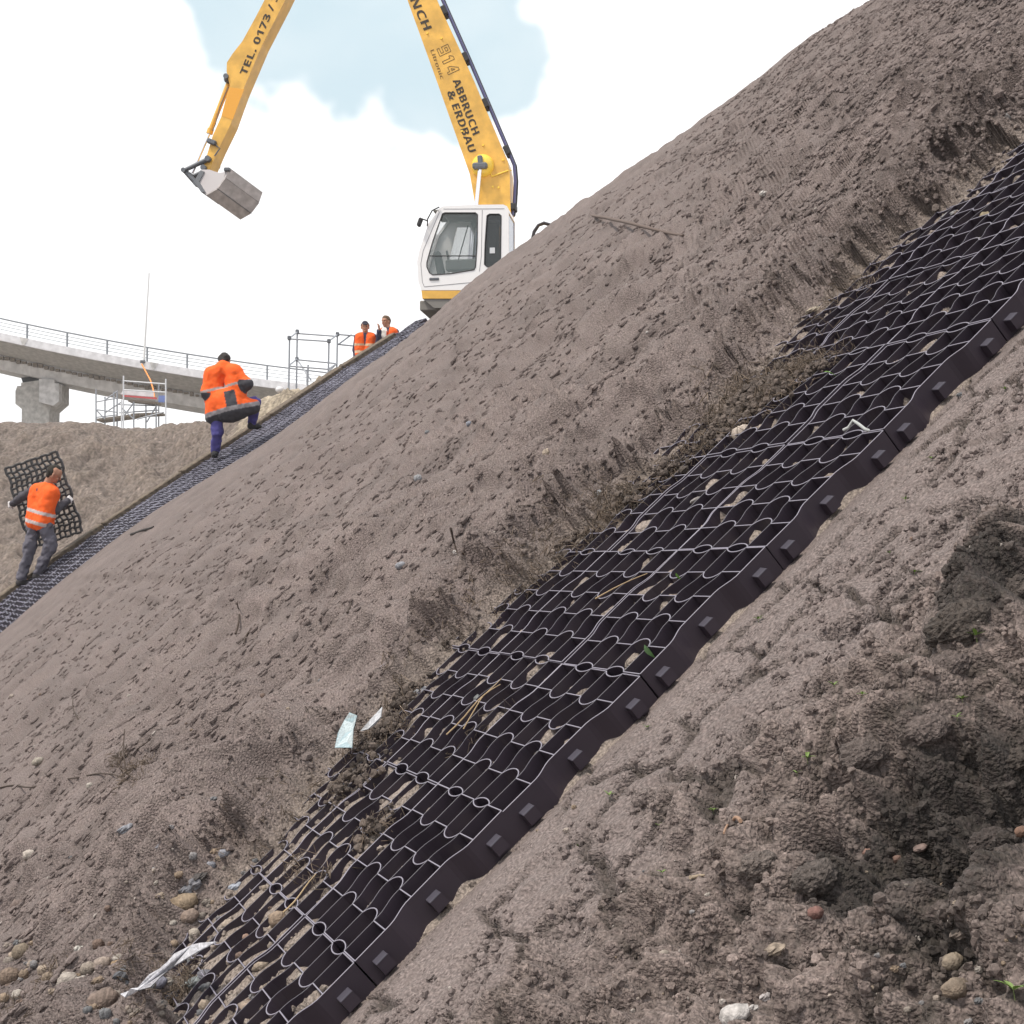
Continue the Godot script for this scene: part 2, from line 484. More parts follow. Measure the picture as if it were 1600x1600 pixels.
func build_embankment() -> void:
	noise("crackline", 1.0, 2); noise("step", 1.0, 3); noise("step2", 1.0, 3); noise("big", 0.9, 3); noise("tone", 1.6, 4); noise("run", 1.0, 3); noise("run2", 1.0, 2)
	noise("crumb", 32.0, 2); noise("grit", 85.0, 2); noise("patch", 1.1, 3); noise("lump", 5.5, 3); noise("edge", 14.0, 3); noise("fill", 6.0, 2)
	for called in ["run", "run2", "crumb", "grit", "lump", "edge", "step", "step2", "crackline"]: noises[called].fractal_gain = 0.36
	var cell := noise("cell", 5.5, 1, FastNoiseLite.TYPE_CELLULAR)
	cell.cellular_return_type = FastNoiseLite.RETURN_DISTANCE2_SUB
	cell.cellular_jitter = 1.0
	for i in 420:
		var t := i / 50.0 - 2.0
		var k := 0
		while k < BORDER.size() - 2 and BORDER[k + 1][0] < t:
			k += 1
		var f := clampf((t - BORDER[k][0]) / (BORDER[k + 1][0] - BORDER[k][0]), 0.0, 1.0)
		border_tab.append(lerpf(BORDER[k][1], BORDER[k + 1][1], f) + 0.09 * noises.lump.get_noise_1d(t * 1.0) + 0.06 * noises.edge.get_noise_1d(t))
	# x, y of the photograph, radius in metres, height, moisture with painted shade
	for m in [[1400, 1105, 0.13, 0.06, 0.1], [1470, 1215, 0.19, -0.05, 1.1], [1360, 1255, 0.1, -0.035, 0.9], [1560, 1200, 0.13, -0.03, 1.0], [1520, 950, 0.13, 0.06, 0.75], [1580, 850, 0.13, 0.08, 0.3], [1425, 1015, 0.04, -0.06, 0.5], [1262, 1190, 0.045, -0.085, 0.4], [1330, 1310, 0.08, -0.03, 0.6], [1590, 905, 0.05, -0.06, 0.6],
			[1215, 1240, 0.042, 0.055, 0.25], [1235, 1275, 0.03, -0.05, 0.6], [1130, 1300, 0.06, 0.025, 0.0], [1180, 1335, 0.07, 0.03, 0.1], [1265, 1345, 0.06, 0.035, 0.45], [1130, 1360, 0.035, -0.03, 0.3], [1300, 940, 0.03, -0.035, 0.1], [1500, 1370, 0.1, 0.03, 0.25], [1540, 1420, 0.09, 0.03, 0.3], [1420, 1300, 0.06, -0.03, 0.5], [1340, 1440, 0.09, 0.02, 0.2], [1080, 1540, 0.12, 0.02, 0.2]]:
		var at := hit(m[0], m[1])
		mounds.append([at.x, at.y, m[2], m[3], m[4]])
	for m in [[[1262, 955], [1300, 946], [1345, 925], [1378, 911], 0.014, 0.03], [[1378, 911], [1430, 886], [1500, 876], [1560, 872], [1610, 855], 0.018, 0.04], [[1545, 880], [1610, 820], 0.015, 0.04], [[1195, 1325], [1214, 1296], 0.007, 0.03], [[1395, 1008], [1425, 1022], [1436, 1035], 0.018, 0.04], [[1240, 1175], [1262, 1185], [1275, 1205], 0.02, 0.05], [[1235, 1262], [1255, 1275], 0.014, 0.03], [[1100, 1372], [1150, 1366], 0.012, 0.025], [[1270, 1560], [1330, 1552], 0.01, 0.02], [[1400, 1418], [1470, 1440], 0.014, 0.025], [[1180, 1010], [1230, 985], 0.006, 0.014], [[1420, 770], [1500, 745], [1560, 735], 0.007, 0.016]]:
		var pts := []
		for k in m.size() - 2: pts.append(hit(m[k][0], m[k][1]))
		for k in pts.size() - 1:
			var w: float = m[-2]
			trenches.append([pts[k], pts[k + 1] - pts[k], minf(pts[k].x, pts[k + 1].x) - w * 3.0, maxf(pts[k].x, pts[k + 1].x) + w * 3.0, w, m[-1], (pts[k + 1] - pts[k] as Vector2).length_squared()])
	var top_u := float(TOP.size() - 1)
	var n := EDGE.size() - 1
	var lip := 14                                        # rows that carry the far mat's bed or round the crest over
	var apron := 14                                      # coarse rows that carry the slope on behind the camera
	var rows := ROWS + lip + apron
	var cols := COLS + 1
	var v := PackedVector3Array(); v.resize(rows * cols)
	var c := PackedColorArray(); c.resize(rows * cols)
	var uv := PackedVector2Array(); uv.resize(rows * cols)
	for j in cols:
		var u := spread(float(j) / COLS) * n
		var a := near_at(u)
		for k in apron:
			var f := 1.0 - float(k) / apron
			var st := a + Vector2(-1.0, 0.25) * (0.012 * f + 6.0 * pow(f, 3.0))
			relief(st.x, st.y)
			v[k * cols + j] = A + D * st.x + U * st.y + N * (h_out - 0.01)
			c[k * cols + j] = c_out
			uv[k * cols + j] = st
		var e := along(EDGE, u)
		var q := e - A
		var b := Vector2(q.dot(D), q.dot(U))
		var ne := q.dot(N)
		var z0 := -(lens.inverse() * (A + D * a.x + U * a.y)).z
		var z1 := -(lens.inverse() * e).z
		var last := Vector3.ZERO
		var out := Vector3.ZERO
		for i in ROWS:
			var sg := float(i) / (ROWS - 1)
			var g := sg * z0 / (z1 - sg * (z1 - z0))
			var st := a.lerp(b, g)
			relief(st.x, st.y)
			var n0 := ne * pow(maxf(g - 0.14, 0.0) / 0.86, 2.0)
			var p := A + D * st.x + U * st.y + N * (n0 + h_out * minf(1.0, 0.12 + (1.0 - g) * 3.5))
			v[(apron + i) * cols + j] = p
			c[(apron + i) * cols + j] = c_out
			uv[(apron + i) * cols + j] = st
			if i == ROWS - 30: last = p
			if i == ROWS - 1: out = (p - last).normalized()
		var p0 := v[(apron + ROWS - 1) * cols + j]
		for k in lip:
			var f := (k + 1.0) / lip
			var crest := p0 + (out * 0.8 * sin(f * PI * 0.5) - N * 0.5 * (1.0 - cos(f * PI * 0.5))) if f < 0.5 else p0 + out * 0.57 - N * 0.15 + Vector3(0.5, -1.2, -1.0) * 5.0 * (f - 0.5)
			var p := crest
			if u < top_u + 0.5:
				var top := along(TOP, minf(u, top_u))
				var w := clampf((u - top_u + 0.6) / 1.1, 0.0, 1.0)
				var bed := e.lerp(top, minf(f * 1.4, 1.05)) - Vector3(0, 0.07, 0) - (Vector3(0, 3.0, 0.0) * maxf(f - 0.75, 0.0))
				p = bed.lerp(crest, w)
			v[(apron + ROWS + k) * cols + j] = p
			relief(p0.x * 3.0 + 30.0 + k * 0.1, p0.y * 3.0)
			c[(apron + ROWS + k) * cols + j] = c_out
			uv[(apron + ROWS + k) * cols + j] = Vector2(b.x + k * 0.1, b.y)
	finish_sheet("embankment_slope", v, c, rows, cols, mats.soil, uv)
	surf = v.slice(apron * cols)

func spread(f: float) -> float:                           # more columns where the slope shows large
	var w := [0.25, 0.4, 0.8, 0.8, 0.8, 0.8, 0.8, 1.0, 1.1, 1.3, 1.5, 1.8, 2.0, 1.9, 1.2, 0.5, 0.3]
	var sum := 0.0
	for e in w: sum += e
	var at := f * sum
	for i in w.size():
		if at <= w[i] or i == w.size() - 1:
			return (i + minf(at / w[i], 1.0)) / w.size()
		at -= w[i]
	return 1.0

func finish_sheet(called: String, v: PackedVector3Array, c: PackedColorArray, rows: int, cols: int, m: Material, uv := PackedVector2Array()) -> MeshInstance3D:
	var nn := PackedVector3Array(); nn.resize(rows * cols)
	var mid := (rows / 2) * cols + cols / 2
	var sg := signf((v[mid + cols] - v[mid - cols]).cross(v[mid + 1] - v[mid - 1]).y)
	for i in rows:
		var up := mini(i + 1, rows - 1) * cols
		var dn := maxi(i - 1, 0) * cols
		var r := i * cols
		for j in cols:
			var o := (v[up + j] - v[dn + j]).cross(v[r + mini(j + 1, cols - 1)] - v[r + maxi(j - 1, 0)]).normalized()
			nn[r + j] = o * sg
	var ids := PackedInt32Array(); ids.resize((rows - 1) * (cols - 1) * 6)
	var w := 0
	var flip := sg > 0.0
	var d1 := 1 if flip else cols
	var d2 := cols if flip else 1
	for i in rows - 1:
		for j in cols - 1:
			var a := i * cols + j
			ids[w] = a; ids[w + 1] = a + d1; ids[w + 2] = a + cols + 1
			ids[w + 3] = a; ids[w + 4] = a + cols + 1; ids[w + 5] = a + d2
			w += 6
	var arr := []
	arr.resize(Mesh.ARRAY_MAX)
	arr[Mesh.ARRAY_VERTEX] = v; arr[Mesh.ARRAY_NORMAL] = nn; arr[Mesh.ARRAY_COLOR] = c; arr[Mesh.ARRAY_INDEX] = ids
	if uv.size():
		arr[Mesh.ARRAY_TEX_UV] = uv
	var me := ArrayMesh.new()
	me.add_surface_from_arrays(Mesh.PRIMITIVE_TRIANGLES, arr)
	var o := put(called, me, m)
	tag(o, "", "", "", "structure")
	return o

func index_surface() -> void:                            # where each vertex of the slope shows, so that loose things can be laid on it
	var inv := lens.inverse()
	surf_px.resize(surf.size())
	for i in surf.size():
		var q := inv * surf[i]
		surf_px[i] = Vector2(800.0 - F * q.x / q.z, 800.0 + F * q.y / q.z)

func spot(x: float, y: float) -> Vector3:                # the nearest visible point of the slope
	var want := Vector2(x, y)
	var best := 1e9
	var at := 0
	var cols := COLS + 1
	for i in range(0, ROWS, 12):
		for j in range(0, cols, 12):
			var d := surf_px[i * cols + j].distance_squared_to(want)
			if d < best:
				best = d
				at = i * cols + j
	var ci := at / cols
	var cj := at % cols
	best = 1e9
	for i in range(maxi(ci - 16, 0), mini(ci + 17, ROWS)):
		for j in range(maxi(cj - 16, 0), mini(cj + 17, cols)):
			var d := surf_px[i * cols + j].distance_squared_to(want)
			d = maxf(d, 5.0) - 2.0 * surf[i * cols + j].z
			if d < best:
				best = d
				at = i * cols + j
	return surf[at]

func lay(x: float, y: float, h: float) -> Vector3:       # a point h above the smooth near slope
	var r := ray(x, y)
	return r * ((N.dot(A) + h) / N.dot(r))

func in_st(p: Vector3) -> Vector2:
	return Vector2((p - A).dot(D), (p - A).dot(U))

func st_point(s: float, t: float, h := 0.0) -> Vector3:   # near part of the slope only
	return A + D * s + U * t + N * h

# the pit's far bank behind the raked slope, and the level ground on top of it
const CREST := [[-330, 662, 34.0], [-150, 664, 34.0], [0, 661, 34.0], [130, 660, 34.0], [200, 669, 34.0], [275, 663, 33.6], [330, 656, 33.0], [372, 640, 32.0], [405, 626, 31.2], [440, 612, 30.6], [466, 609, 30.2], [486, 600, 29.6], [520, 580, 28.6], [546, 562, 28.0], [600, 540, 28.2], [660, 520, 28.6]]
func build_bank() -> void:
	noise("rough", 1.2, 5); noise("rough2", 6.0, 4); noise("gully", 1.0, 3)
	var rows := 150
	var cols := 331
	var v := PackedVector3Array(); v.resize(rows * cols)
	var c := PackedColorArray(); c.resize(rows * cols)
	for j in cols:
		var f := float(j) / (cols - 1)
		var top := along(CREST, f * (CREST.size() - 1))
		var lo := along(TOP, clampf(f * 1.25, 0.0, 1.0) * (TOP.size() - 1.0)) + Vector3(0, -0.12, -0.1)
		for i in rows:
			var g := float(i) / 129.0
			var p: Vector3
			if g <= 1.0:
				p = lo.lerp(top, g)
				p.y -= 0.9 * sin(g * PI) * (1.0 - 0.75 * smoothstep(0.45, 0.8, f)) * (1.0 - g * 0.6)
			else:
				p = top + Vector3(0, -0.1 * (g - 1.0), -(g - 1.0) * 26.0)
			var r: float = noises.rough.get_noise_2d(p.x, p.z)
			var r2: float = noises.rough2.get_noise_2d(p.x, p.z * 0.6)
			var amp := smoothstep(0.0, 0.12, g) * (1.0 - 0.75 * smoothstep(0.9, 1.0, g))
			p.y += (r * 0.3 + r2 * 0.025) * amp + r2 * 0.05 * (1.0 - amp)
			v[i * cols + j] = p
			var k := Color(0.235, 0.192, 0.17) * (1.0 + 0.3 * r + 0.2 * r2) * grain_of()
			var heap := smoothstep(0.46, 0.52, f + 0.06 * r) * smoothstep(0.82, 0.74, f) * smoothstep(0.25, 0.5, g + 0.3 * r2)
			k = k.lerp(Color(0.48, 0.41, 0.32) * (1.0 + 0.6 * r2), heap)
			k = k.lerp(Color(0.14, 0.11, 0.06), clampf(smoothstep(0.2, 0.05, g + 0.2 * r2) * smoothstep(0.4, 0.1, f), 0.0, 1.0) * 0.7)
			k = k.lerp(Color(0.2, 0.16, 0.13), smoothstep(0.05, 0.3, r) * 0.35)
			c[i * cols + j] = k
	finish_sheet("earth_bank", v, c, rows, cols, mats.bank_soil)
	var b := Mb.new()
	b.col = Color(0.42, 0.38, 0.34)
	var far := px(0, 661, 34.0).y - 0.12
	b.quad(Vector3(-600, far, -38), Vector3(600, far, -38), Vector3(600, far, -900), Vector3(-600, far, -900), Vector3.UP)
	tag(obj("plateau_ground", b, mats.bank_soil), "", "", "", "structure")
	b = Mb.new()
	b.col = Color(0.27, 0.22, 0.19)
	b.quad(Vector3(-600, -4, 300), Vector3(600, -4, 300), Vector3(600, -4, -900), Vector3(-600, -4, -900), Vector3.UP)
	tag(obj("ground", b, mats.bank_soil), "", "", "", "structure")

# ------------------------------------------------------------------ plastic grid mats
const BLACK := Color(0.033, 0.027, 0.038)
const RIM_SHEEN := Color(0.225, 0.212, 0.268)  # sky highlight on the wall tops, put into their colour
func panel_mesh(rim: Color, thick: float, fine := true) -> ArrayMesh:
	var b := Mb.new()
	var L := PANEL - 0.003
	var W := L / 5.0
	var off := func(z: float, amp := 0.022) -> float:
		var f := z / W
		return amp * (smoothstep(1.15, 1.85, f) - smoothstep(3.15, 3.85, f))
	for k in 6:
		var path := []
		var zs := [0.0, 1.0, 1.15, 1.3, 1.42, 1.54, 1.66, 1.8, 2.0, 3.0, 3.15, 3.3, 3.42, 3.54, 3.66, 3.8, 4.0, 5.0] if fine else [0.0, 1.0, 1.3, 1.7, 2.0, 3.0, 3.3, 3.7, 4.0, 5.0]
		for z in zs:
			path.append(Vector3(k * W + off.call(z * W, 0.024 if k == 0 or k == 5 else 0.022), 0, z * W))
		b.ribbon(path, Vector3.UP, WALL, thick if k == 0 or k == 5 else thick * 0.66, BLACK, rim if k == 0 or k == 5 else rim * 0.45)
	for j in 6:
		for k in 5:
			var z := j * W
			var x0: float = k * W + off.call(z, 0.024 if k == 0 else 0.022)
			var path := []
			if k % 2 == 0:
				path = [Vector3(x0, 0, z), Vector3((k + 1) * W + off.call(z, 0.024 if k == 4 else 0.022), 0, z)]
			else:
				var bulge := W * (0.16 if j == 0 or j == 5 else 0.26) * (1.0 if j < 3 else -1.0)
				var steps := 8 if fine else 4
				for i in steps + 1:
					var a := PI * i / steps
					path.append(Vector3(x0 + W * lerpf(0.5 - cos(a) * 0.5, float(i) / steps, 0.55), 0, z + pow(sin(a), 0.85) * bulge))
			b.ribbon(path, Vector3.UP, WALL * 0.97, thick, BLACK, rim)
	return b.mesh()

func lug_mesh() -> ArrayMesh:
	var b := Mb.new()
	b.col = BLACK
	b.prism([Vector3(0.004, -0.027, -0.015), Vector3(-0.024, -0.03, -0.013), Vector3(-0.025, -0.056, -0.013), Vector3(0.004, -0.06, -0.015)], Vector3(0, 0, 0.03))
	b.col = Color(0.06, 0.055, 0.075)  # lit top facet of the lug, painted as a paler tone
	b.box(Vector3(-0.0115, -0.0275, 0.001), Vector3(0.025, 0.002, 0.029), Basis(Vector3(0, 0, 1), 0.14), 0.0008)
	return b.mesh()

func near_mat() -> void:
	var at := st_point(0, 0, 0)
	var t := thing("grid_mat", at, "long black plastic cell grid mat laid up the slope in the foreground", "grid mat", "plastic grid mats on the embankment")
	var pm := panel_mesh(RIM_SHEEN, 0.0028)
	var lm := lug_mesh()
	var up := D.cross(N)
	if up.dot(U) < 0.0: up = -up
	var sgn := signf(Basis(D, N, U).determinant())
	for r in range(-2, 14):
		for col in 4:
			var tilt := Basis(U, rng.randf_range(-0.008, 0.008)) * Basis(D, rng.randf_range(-0.012, 0.012))
			var jit := Vector3(rng.randf_range(-0.0015, 0.0015), rng.randf_range(-0.003, 0.002), rng.randf_range(-0.0015, 0.0015))
			if col == 3 and (r < 0 or r > 5): continue
			var p := put("grid_panel", pm, mats.plastic, t)
			var bas := Basis(D, N, U * sgn)
			var o := st_point(col * PANEL + jit.x, (r if sgn > 0.0 else r + 1) * PANEL + jit.z, jit.y - (0.012 if col == 3 else 0.0))
			p.transform = Transform3D(tilt * bas, o - at)
			if col == 0:
				for f in [0.09, 0.47, 0.86]:
					var l := put("connector_lug", lm, mats.plastic, p)
					l.position = Vector3(0.002 + 0.024 * (smoothstep(1.15, 1.85, f * 5.0) - smoothstep(3.15, 3.85, f * 5.0)), 0, (f if sgn > 0.0 else 1.0 - f) * PANEL)

func far_mat() -> void:
	var pm := panel_mesh(Color(0.26, 0.26, 0.34), 0.008, false)  # pale rims again carry the sky highlight as colour
	var t := thing("grid_mat", along(EDGE, 3.0), "far strip of black plastic grid mat along the slope's edge, below the workers", "grid mat", "plastic grid mats on the embankment")
	var u := 0.3
	while u < 6.9:
		var lo := along(EDGE, u)
		var up := lo
		var u2 := u
		while lo.distance_to(up) < PANEL and u2 < 7.0:
			u2 += 0.005
			up = along(EDGE, u2)
		var ac := along(TOP, u) - lo
		var z := (up - lo).normalized()
		var count := int(ac.length() / PANEL)
		var x := (ac - z * ac.dot(z)).normalized()
		var y := z.cross(x).normalized()
		if y.y < 0.0: y = -y
		for k in count + 1:
			var o := lo + ac.normalized() * (k * PANEL)
			var p := put("grid_panel", pm, mats.plastic, t)
			var bas := Basis(x, y, z)
			if bas.determinant() < 0.0:
				bas = Basis(x, y, -z)
				o += z * PANEL
			p.transform = Transform3D(bas * Basis(Vector3(1, 0, 0), rng.randf_range(-0.02, 0.02)), o - t.position)
		u = u2

func edging_boards() -> void:
	var u := 1.2
	var names := ["lowest timber board edging the far grid mat beside the walking worker", "timber board above the lowest one on the far mat's edge", "timber board on the mat's edge between the two workers", "timber board under the bent worker's feet at the far mat's edge", "timber board on the far mat's edge just above the bent worker", "timber board on the far mat's edge below the right scaffold", "topmost timber board on the far mat's edge below the two standing men"]
	for k in 7:
		var a := along(TOP, u)
		var e := along(TOP, u + 0.76)
		var dir := (e - a).normalized()
		var ac := (along(TOP, u + 0.4) - along(EDGE, u + 0.4)).normalized()
		var side := (ac - dir * ac.dot(dir)).normalized()
		var up := dir.cross(side)
		if up.y < 0.0: up = -up
		var b := Mb.new()
		b.box((a + e) / 2.0 + side * 0.09 + up * 0.02, Vector3(a.distance_to(e) - 0.02, 0.09, 0.17), Basis(dir, up, dir.cross(up)), 0.012)
		solo("edging_board", b, mats.timber, (a + e) / 2.0, names[k], "board", "timber edging boards of the far mat")
		u += 0.77

# ------------------------------------------------------------------ people
# bones are [from, to, radius, radius]; they are joined by a smooth minimum and meshed as surface nets into b
func skin_over(b: Mb, bones: Array, cell: float, soft: float, paint: Callable, wobble := 0.0) -> void:
	var lo := Vector3.ONE * 1e9
	var hi := Vector3.ONE * -1e9
	for e in bones:
		var r := maxf(e[2], e[3]) + soft + cell * 2.5
		lo = lo.min((e[0] as Vector3).min(e[1]) - Vector3.ONE * r)
		hi = hi.max((e[0] as Vector3).max(e[1]) + Vector3.ONE * r)
	var nx := int((hi.x - lo.x) / cell) + 2
	var ny := int((hi.y - lo.y) / cell) + 2
	var nz := int((hi.z - lo.z) / cell) + 2
	var fld := PackedFloat32Array()
	fld.resize(nx * ny * nz)
	fld.fill(9.0)
	for e in bones:
		var a: Vector3 = e[0]
		var ab: Vector3 = e[1] - a
		var ll := maxf(ab.length_squared(), 1e-9)
		var r := maxf(e[2], e[3]) + soft + cell * 2.0
		var p0 := (((e[0] as Vector3).min(e[1]) - Vector3.ONE * r - lo) / cell).floor()
		var p1 := (((e[0] as Vector3).max(e[1]) + Vector3.ONE * r - lo) / cell).ceil()
		for k in range(maxi(int(p0.z), 0), mini(int(p1.z) + 1, nz)):
			for j in range(maxi(int(p0.y), 0), mini(int(p1.y) + 1, ny)):
				var row := (k * ny + j) * nx
				for i in range(maxi(int(p0.x), 0), mini(int(p1.x) + 1, nx)):
					var p := lo + Vector3(i, j, k) * cell - a
					var t := clampf(p.dot(ab) / ll, 0.0, 1.0)
					var d := p.distance_to(ab * t) - lerpf(e[2], e[3], t)
					var f := fld[row + i]
					var h := soft - absf(f - d)
					fld[row + i] = minf(f, d) - (h * h / (4.0 * soft) if h > 0.0 else 0.0)
	if wobble > 0.0:
		var nf: FastNoiseLite = noises.fold
		for k in nz:
			for j in ny:
				for i in nx:
					var q := (k * ny + j) * nx + i
					if absf(fld[q]) < 0.1:
						var p := lo + Vector3(i, j, k) * cell
						fld[q] += wobble * nf.get_noise_3dv(p)
	var id := PackedInt32Array()
	id.resize(nx * ny * nz)
	id.fill(-1)
	var pts := PackedVector3Array()
	var sl := nx * ny
	var corner := [0, 1, nx, nx + 1, sl, sl + 1, sl + nx, sl + nx + 1]
	var cp := [Vector3(0, 0, 0), Vector3(1, 0, 0), Vector3(0, 1, 0), Vector3(1, 1, 0), Vector3(0, 0, 1), Vector3(1, 0, 1), Vector3(0, 1, 1), Vector3(1, 1, 1)]
	var edges := [[0, 1], [2, 3], [4, 5], [6, 7], [0, 2], [1, 3], [4, 6], [5, 7], [0, 4], [1, 5], [2, 6], [3, 7]]
	for k in nz - 1:
		for j in ny - 1:
			for i in nx - 1:
				var q := (k * ny + j) * nx + i
				if absf(fld[q]) > cell * 2.2: continue
				var neg := 0
				for o in corner:
					if fld[q + o] < 0.0: neg += 1
				if neg == 0 or neg == 8: continue
				var sum := Vector3.ZERO
				var cnt := 0
				for ed in edges:
					var f0 := fld[q + corner[ed[0]]]
					var f1 := fld[q + corner[ed[1]]]
					if (f0 < 0.0) != (f1 < 0.0):
						sum += (cp[ed[0]] as Vector3).lerp(cp[ed[1]], f0 / (f0 - f1))
						cnt += 1
				id[q] = pts.size()
				pts.append(lo + (Vector3(i, j, k) + sum / cnt) * cell)
	var tris := PackedInt32Array()
	for k in range(1, nz - 1):
		for j in range(1, ny - 1):
			for i in range(1, nx - 1):
				var q := (k * ny + j) * nx + i
				var f0 := fld[q]
				if absf(f0) > cell * 1.5: continue
				for ax in 3:
					var st: int = [1, nx, sl][ax]
					var s1: int = [nx, sl, 1][ax]
					var s2: int = [sl, 1, nx][ax]
					if (f0 < 0.0) == (fld[q + st] < 0.0): continue
					var a := id[q]; var c := id[q - s1]; var d := id[q - s1 - s2]; var e := id[q - s2]
					if a < 0 or c < 0 or d < 0 or e < 0: continue
					if f0 < 0.0: tris.append_array([a, e, d, a, d, c])
					else: tris.append_array([a, c, d, a, d, e])
	var nrm := PackedVector3Array()
	nrm.resize(pts.size())
	for q in range(0, tris.size(), 3):
		var o := (pts[tris[q + 2]] - pts[tris[q]]).cross(pts[tris[q + 1]] - pts[tris[q]])
		for w in 3: nrm[tris[q + w]] += o
	for q in tris.size():
		var w := tris[q]
		b.v.append(pts[w]); b.n.append(nrm[w].normalized()); b.c.append(paint.call(pts[w]))

func plain_paint(c: Color) -> Callable:
	return func(_p): return c

const FLESH := Color(0.42, 0.22, 0.15)
# face and up are the head's directions
func head(b: Mb, at: Vector3, neck: Vector3, face: Vector3, up: Vector3) -> void:
	face = (face - up * face.dot(up)).normalized()
	var side := up.cross(face)
	var q := func(x: float, y: float, z: float) -> Vector3: return at + side * x + up * y + face * z
	var bones := [[q.call(0, 0.045, -0.012), q.call(0, 0.04, 0.018), 0.078, 0.074], [q.call(0, -0.02, 0.0), q.call(0, -0.065, 0.042), 0.07, 0.044], [q.call(0, -0.03, -0.02), neck, 0.056, 0.062],
		[q.call(0, 0.012, 0.088), q.call(0, -0.022, 0.107), 0.009, 0.014], [q.call(0.035, -0.02, 0.07), q.call(0.03, -0.03, 0.068), 0.02, 0.02], [q.call(-0.035, -0.02, 0.07), q.call(-0.03, -0.03, 0.068), 0.02, 0.02],
		[q.call(-0.034, 0.03, 0.082), q.call(0.034, 0.03, 0.082), 0.011, 0.011], [q.call(0, -0.09, 0.072), q.call(0, -0.088, 0.07), 0.02, 0.02], [q.call(-0.02, -0.052, 0.083), q.call(0.02, -0.052, 0.083), 0.009, 0.009],
		[q.call(0.078, 0.02, -0.01), q.call(0.084, -0.025, -0.004), 0.016, 0.01], [q.call(-0.078, 0.02, -0.01), q.call(-0.084, -0.025, -0.004), 0.016, 0.01]]
	var eyes := [q.call(0.032, 0.008, 0.088), q.call(-0.032, 0.008, 0.088)]
	var mouth: Vector3 = q.call(0, -0.053, 0.092)
	var paint := func(p: Vector3) -> Color:
		if p.distance_to(eyes[0]) < 0.014 or p.distance_to(eyes[1]) < 0.014: return Color(0.05, 0.03, 0.025)
		var m: Vector3 = p - mouth
		if absf(m.dot(up)) < 0.007 and absf(m.dot(side)) < 0.025 and m.length() < 0.035: return Color(0.3, 0.1, 0.08)
		return FLESH
	skin_over(b, bones, 0.0065, 0.016, paint)

func hair(at: Vector3, face: Vector3, up: Vector3, cap: bool) -> Array:
	face = (face - up * face.dot(up)).normalized()
	var side := up.cross(face)
	var q := func(x: float, y: float, z: float) -> Vector3: return at + side * x + up * y + face * z
	var bones := [[q.call(0, 0.062, -0.022), q.call(0, 0.068, 0.014), 0.077, 0.072], [q.call(0.03, 0.03, -0.05), q.call(0.02, -0.03, -0.062), 0.058, 0.04], [q.call(-0.03, 0.03, -0.05), q.call(-0.02, -0.03, -0.062), 0.058, 0.04], [q.call(0.066, 0.05, -0.01), q.call(0.07, 0.01, -0.03), 0.03, 0.022], [q.call(-0.066, 0.05, -0.01), q.call(-0.07, 0.01, -0.03), 0.03, 0.022]]
	if cap:
		bones.append([q.call(-0.04, 0.052, 0.085), q.call(0.04, 0.052, 0.085), 0.016, 0.016])
		bones.append([q.call(-0.03, 0.045, 0.12), q.call(0.03, 0.045, 0.12), 0.012, 0.012])
	return bones

func hand_bones(wrist: Vector3, dir: Vector3, palm: Vector3, right: bool, curl: float) -> Array:
	dir = dir.normalized()
	palm = (palm - dir * palm.dot(dir)).normalized()
	var acr := dir.cross(palm) * (1.0 if right else -1.0)
	var out := [[wrist, wrist + dir * 0.03, 0.027, 0.03]]
	var lens_ := [0.072, 0.08, 0.074, 0.058]
	for k in 4:
		var o := (k - 1.5) * 0.021
		var root := wrist + dir * 0.085 + acr * o
		out.append([wrist + dir * 0.02 + acr * o * 0.7, root, 0.019, 0.0115])
		var d1 := (dir * cos(curl * 0.6) + palm * sin(curl * 0.6)).normalized()
		var d2 := (dir * cos(curl * 1.4) + palm * sin(curl * 1.4)).normalized()
		var mid: Vector3 = root + d1 * lens_[k] * 0.55
		out.append([root, mid, 0.011, 0.0098])
		out.append([mid, mid + d2 * lens_[k] * 0.5, 0.0098, 0.008])
	var th := wrist + dir * 0.03 - acr * 0.026
	var tm := th + (dir * 0.6 - acr * 0.6 + palm * 0.5).normalized() * 0.04
	out.append([th, tm, 0.016, 0.012])
	out.append([tm, tm + (dir * 0.9 - acr * 0.1 + palm * 0.6 * curl).normalized() * 0.032, 0.012, 0.009])
	return out

func limb(a: Vector3, b: Vector3, c: Vector3, r: Array, add := 0.0) -> Array:
	return [[a, b, r[0] + add, r[1] + add], [b, c, r[1] + add, r[2] + add]]

func torso_bones(j: Dictionary, add: float) -> Array:
	var out := []
	for sgn in ["l", "r"]:
		var sh: Vector3 = j["sh_" + sgn]
		var hp: Vector3 = j["hip_" + sgn]
		out.append([sh.lerp(j.neck, 0.42) - Vector3(0, 0.05, 0), j.waist.lerp(hp, 0.5), 0.112 + add, 0.108 + add])
		out.append([j.waist.lerp(hp, 0.55), hp, 0.11 + add, 0.112 + add])
		out.append([j.neck - Vector3(0, 0.03, 0), sh, 0.06 + add, 0.07 + add])
	return out

func foot(a: Vector3, toe: Vector3) -> Array:
	var d := (toe - a)
	d = d.normalized()
	return [[a + Vector3(0, -0.01, 0), a - d * 0.04 + Vector3(0, -0.055, 0), 0.052, 0.046], [a - d * 0.03 + Vector3(0, -0.055, 0), a + d * 0.1 + Vector3(0, -0.06, 0), 0.046, 0.045], [a + d * 0.1 + Vector3(0, -0.06, 0), a + d * 0.17 + Vector3(0, -0.068, 0), 0.045, 0.034]]

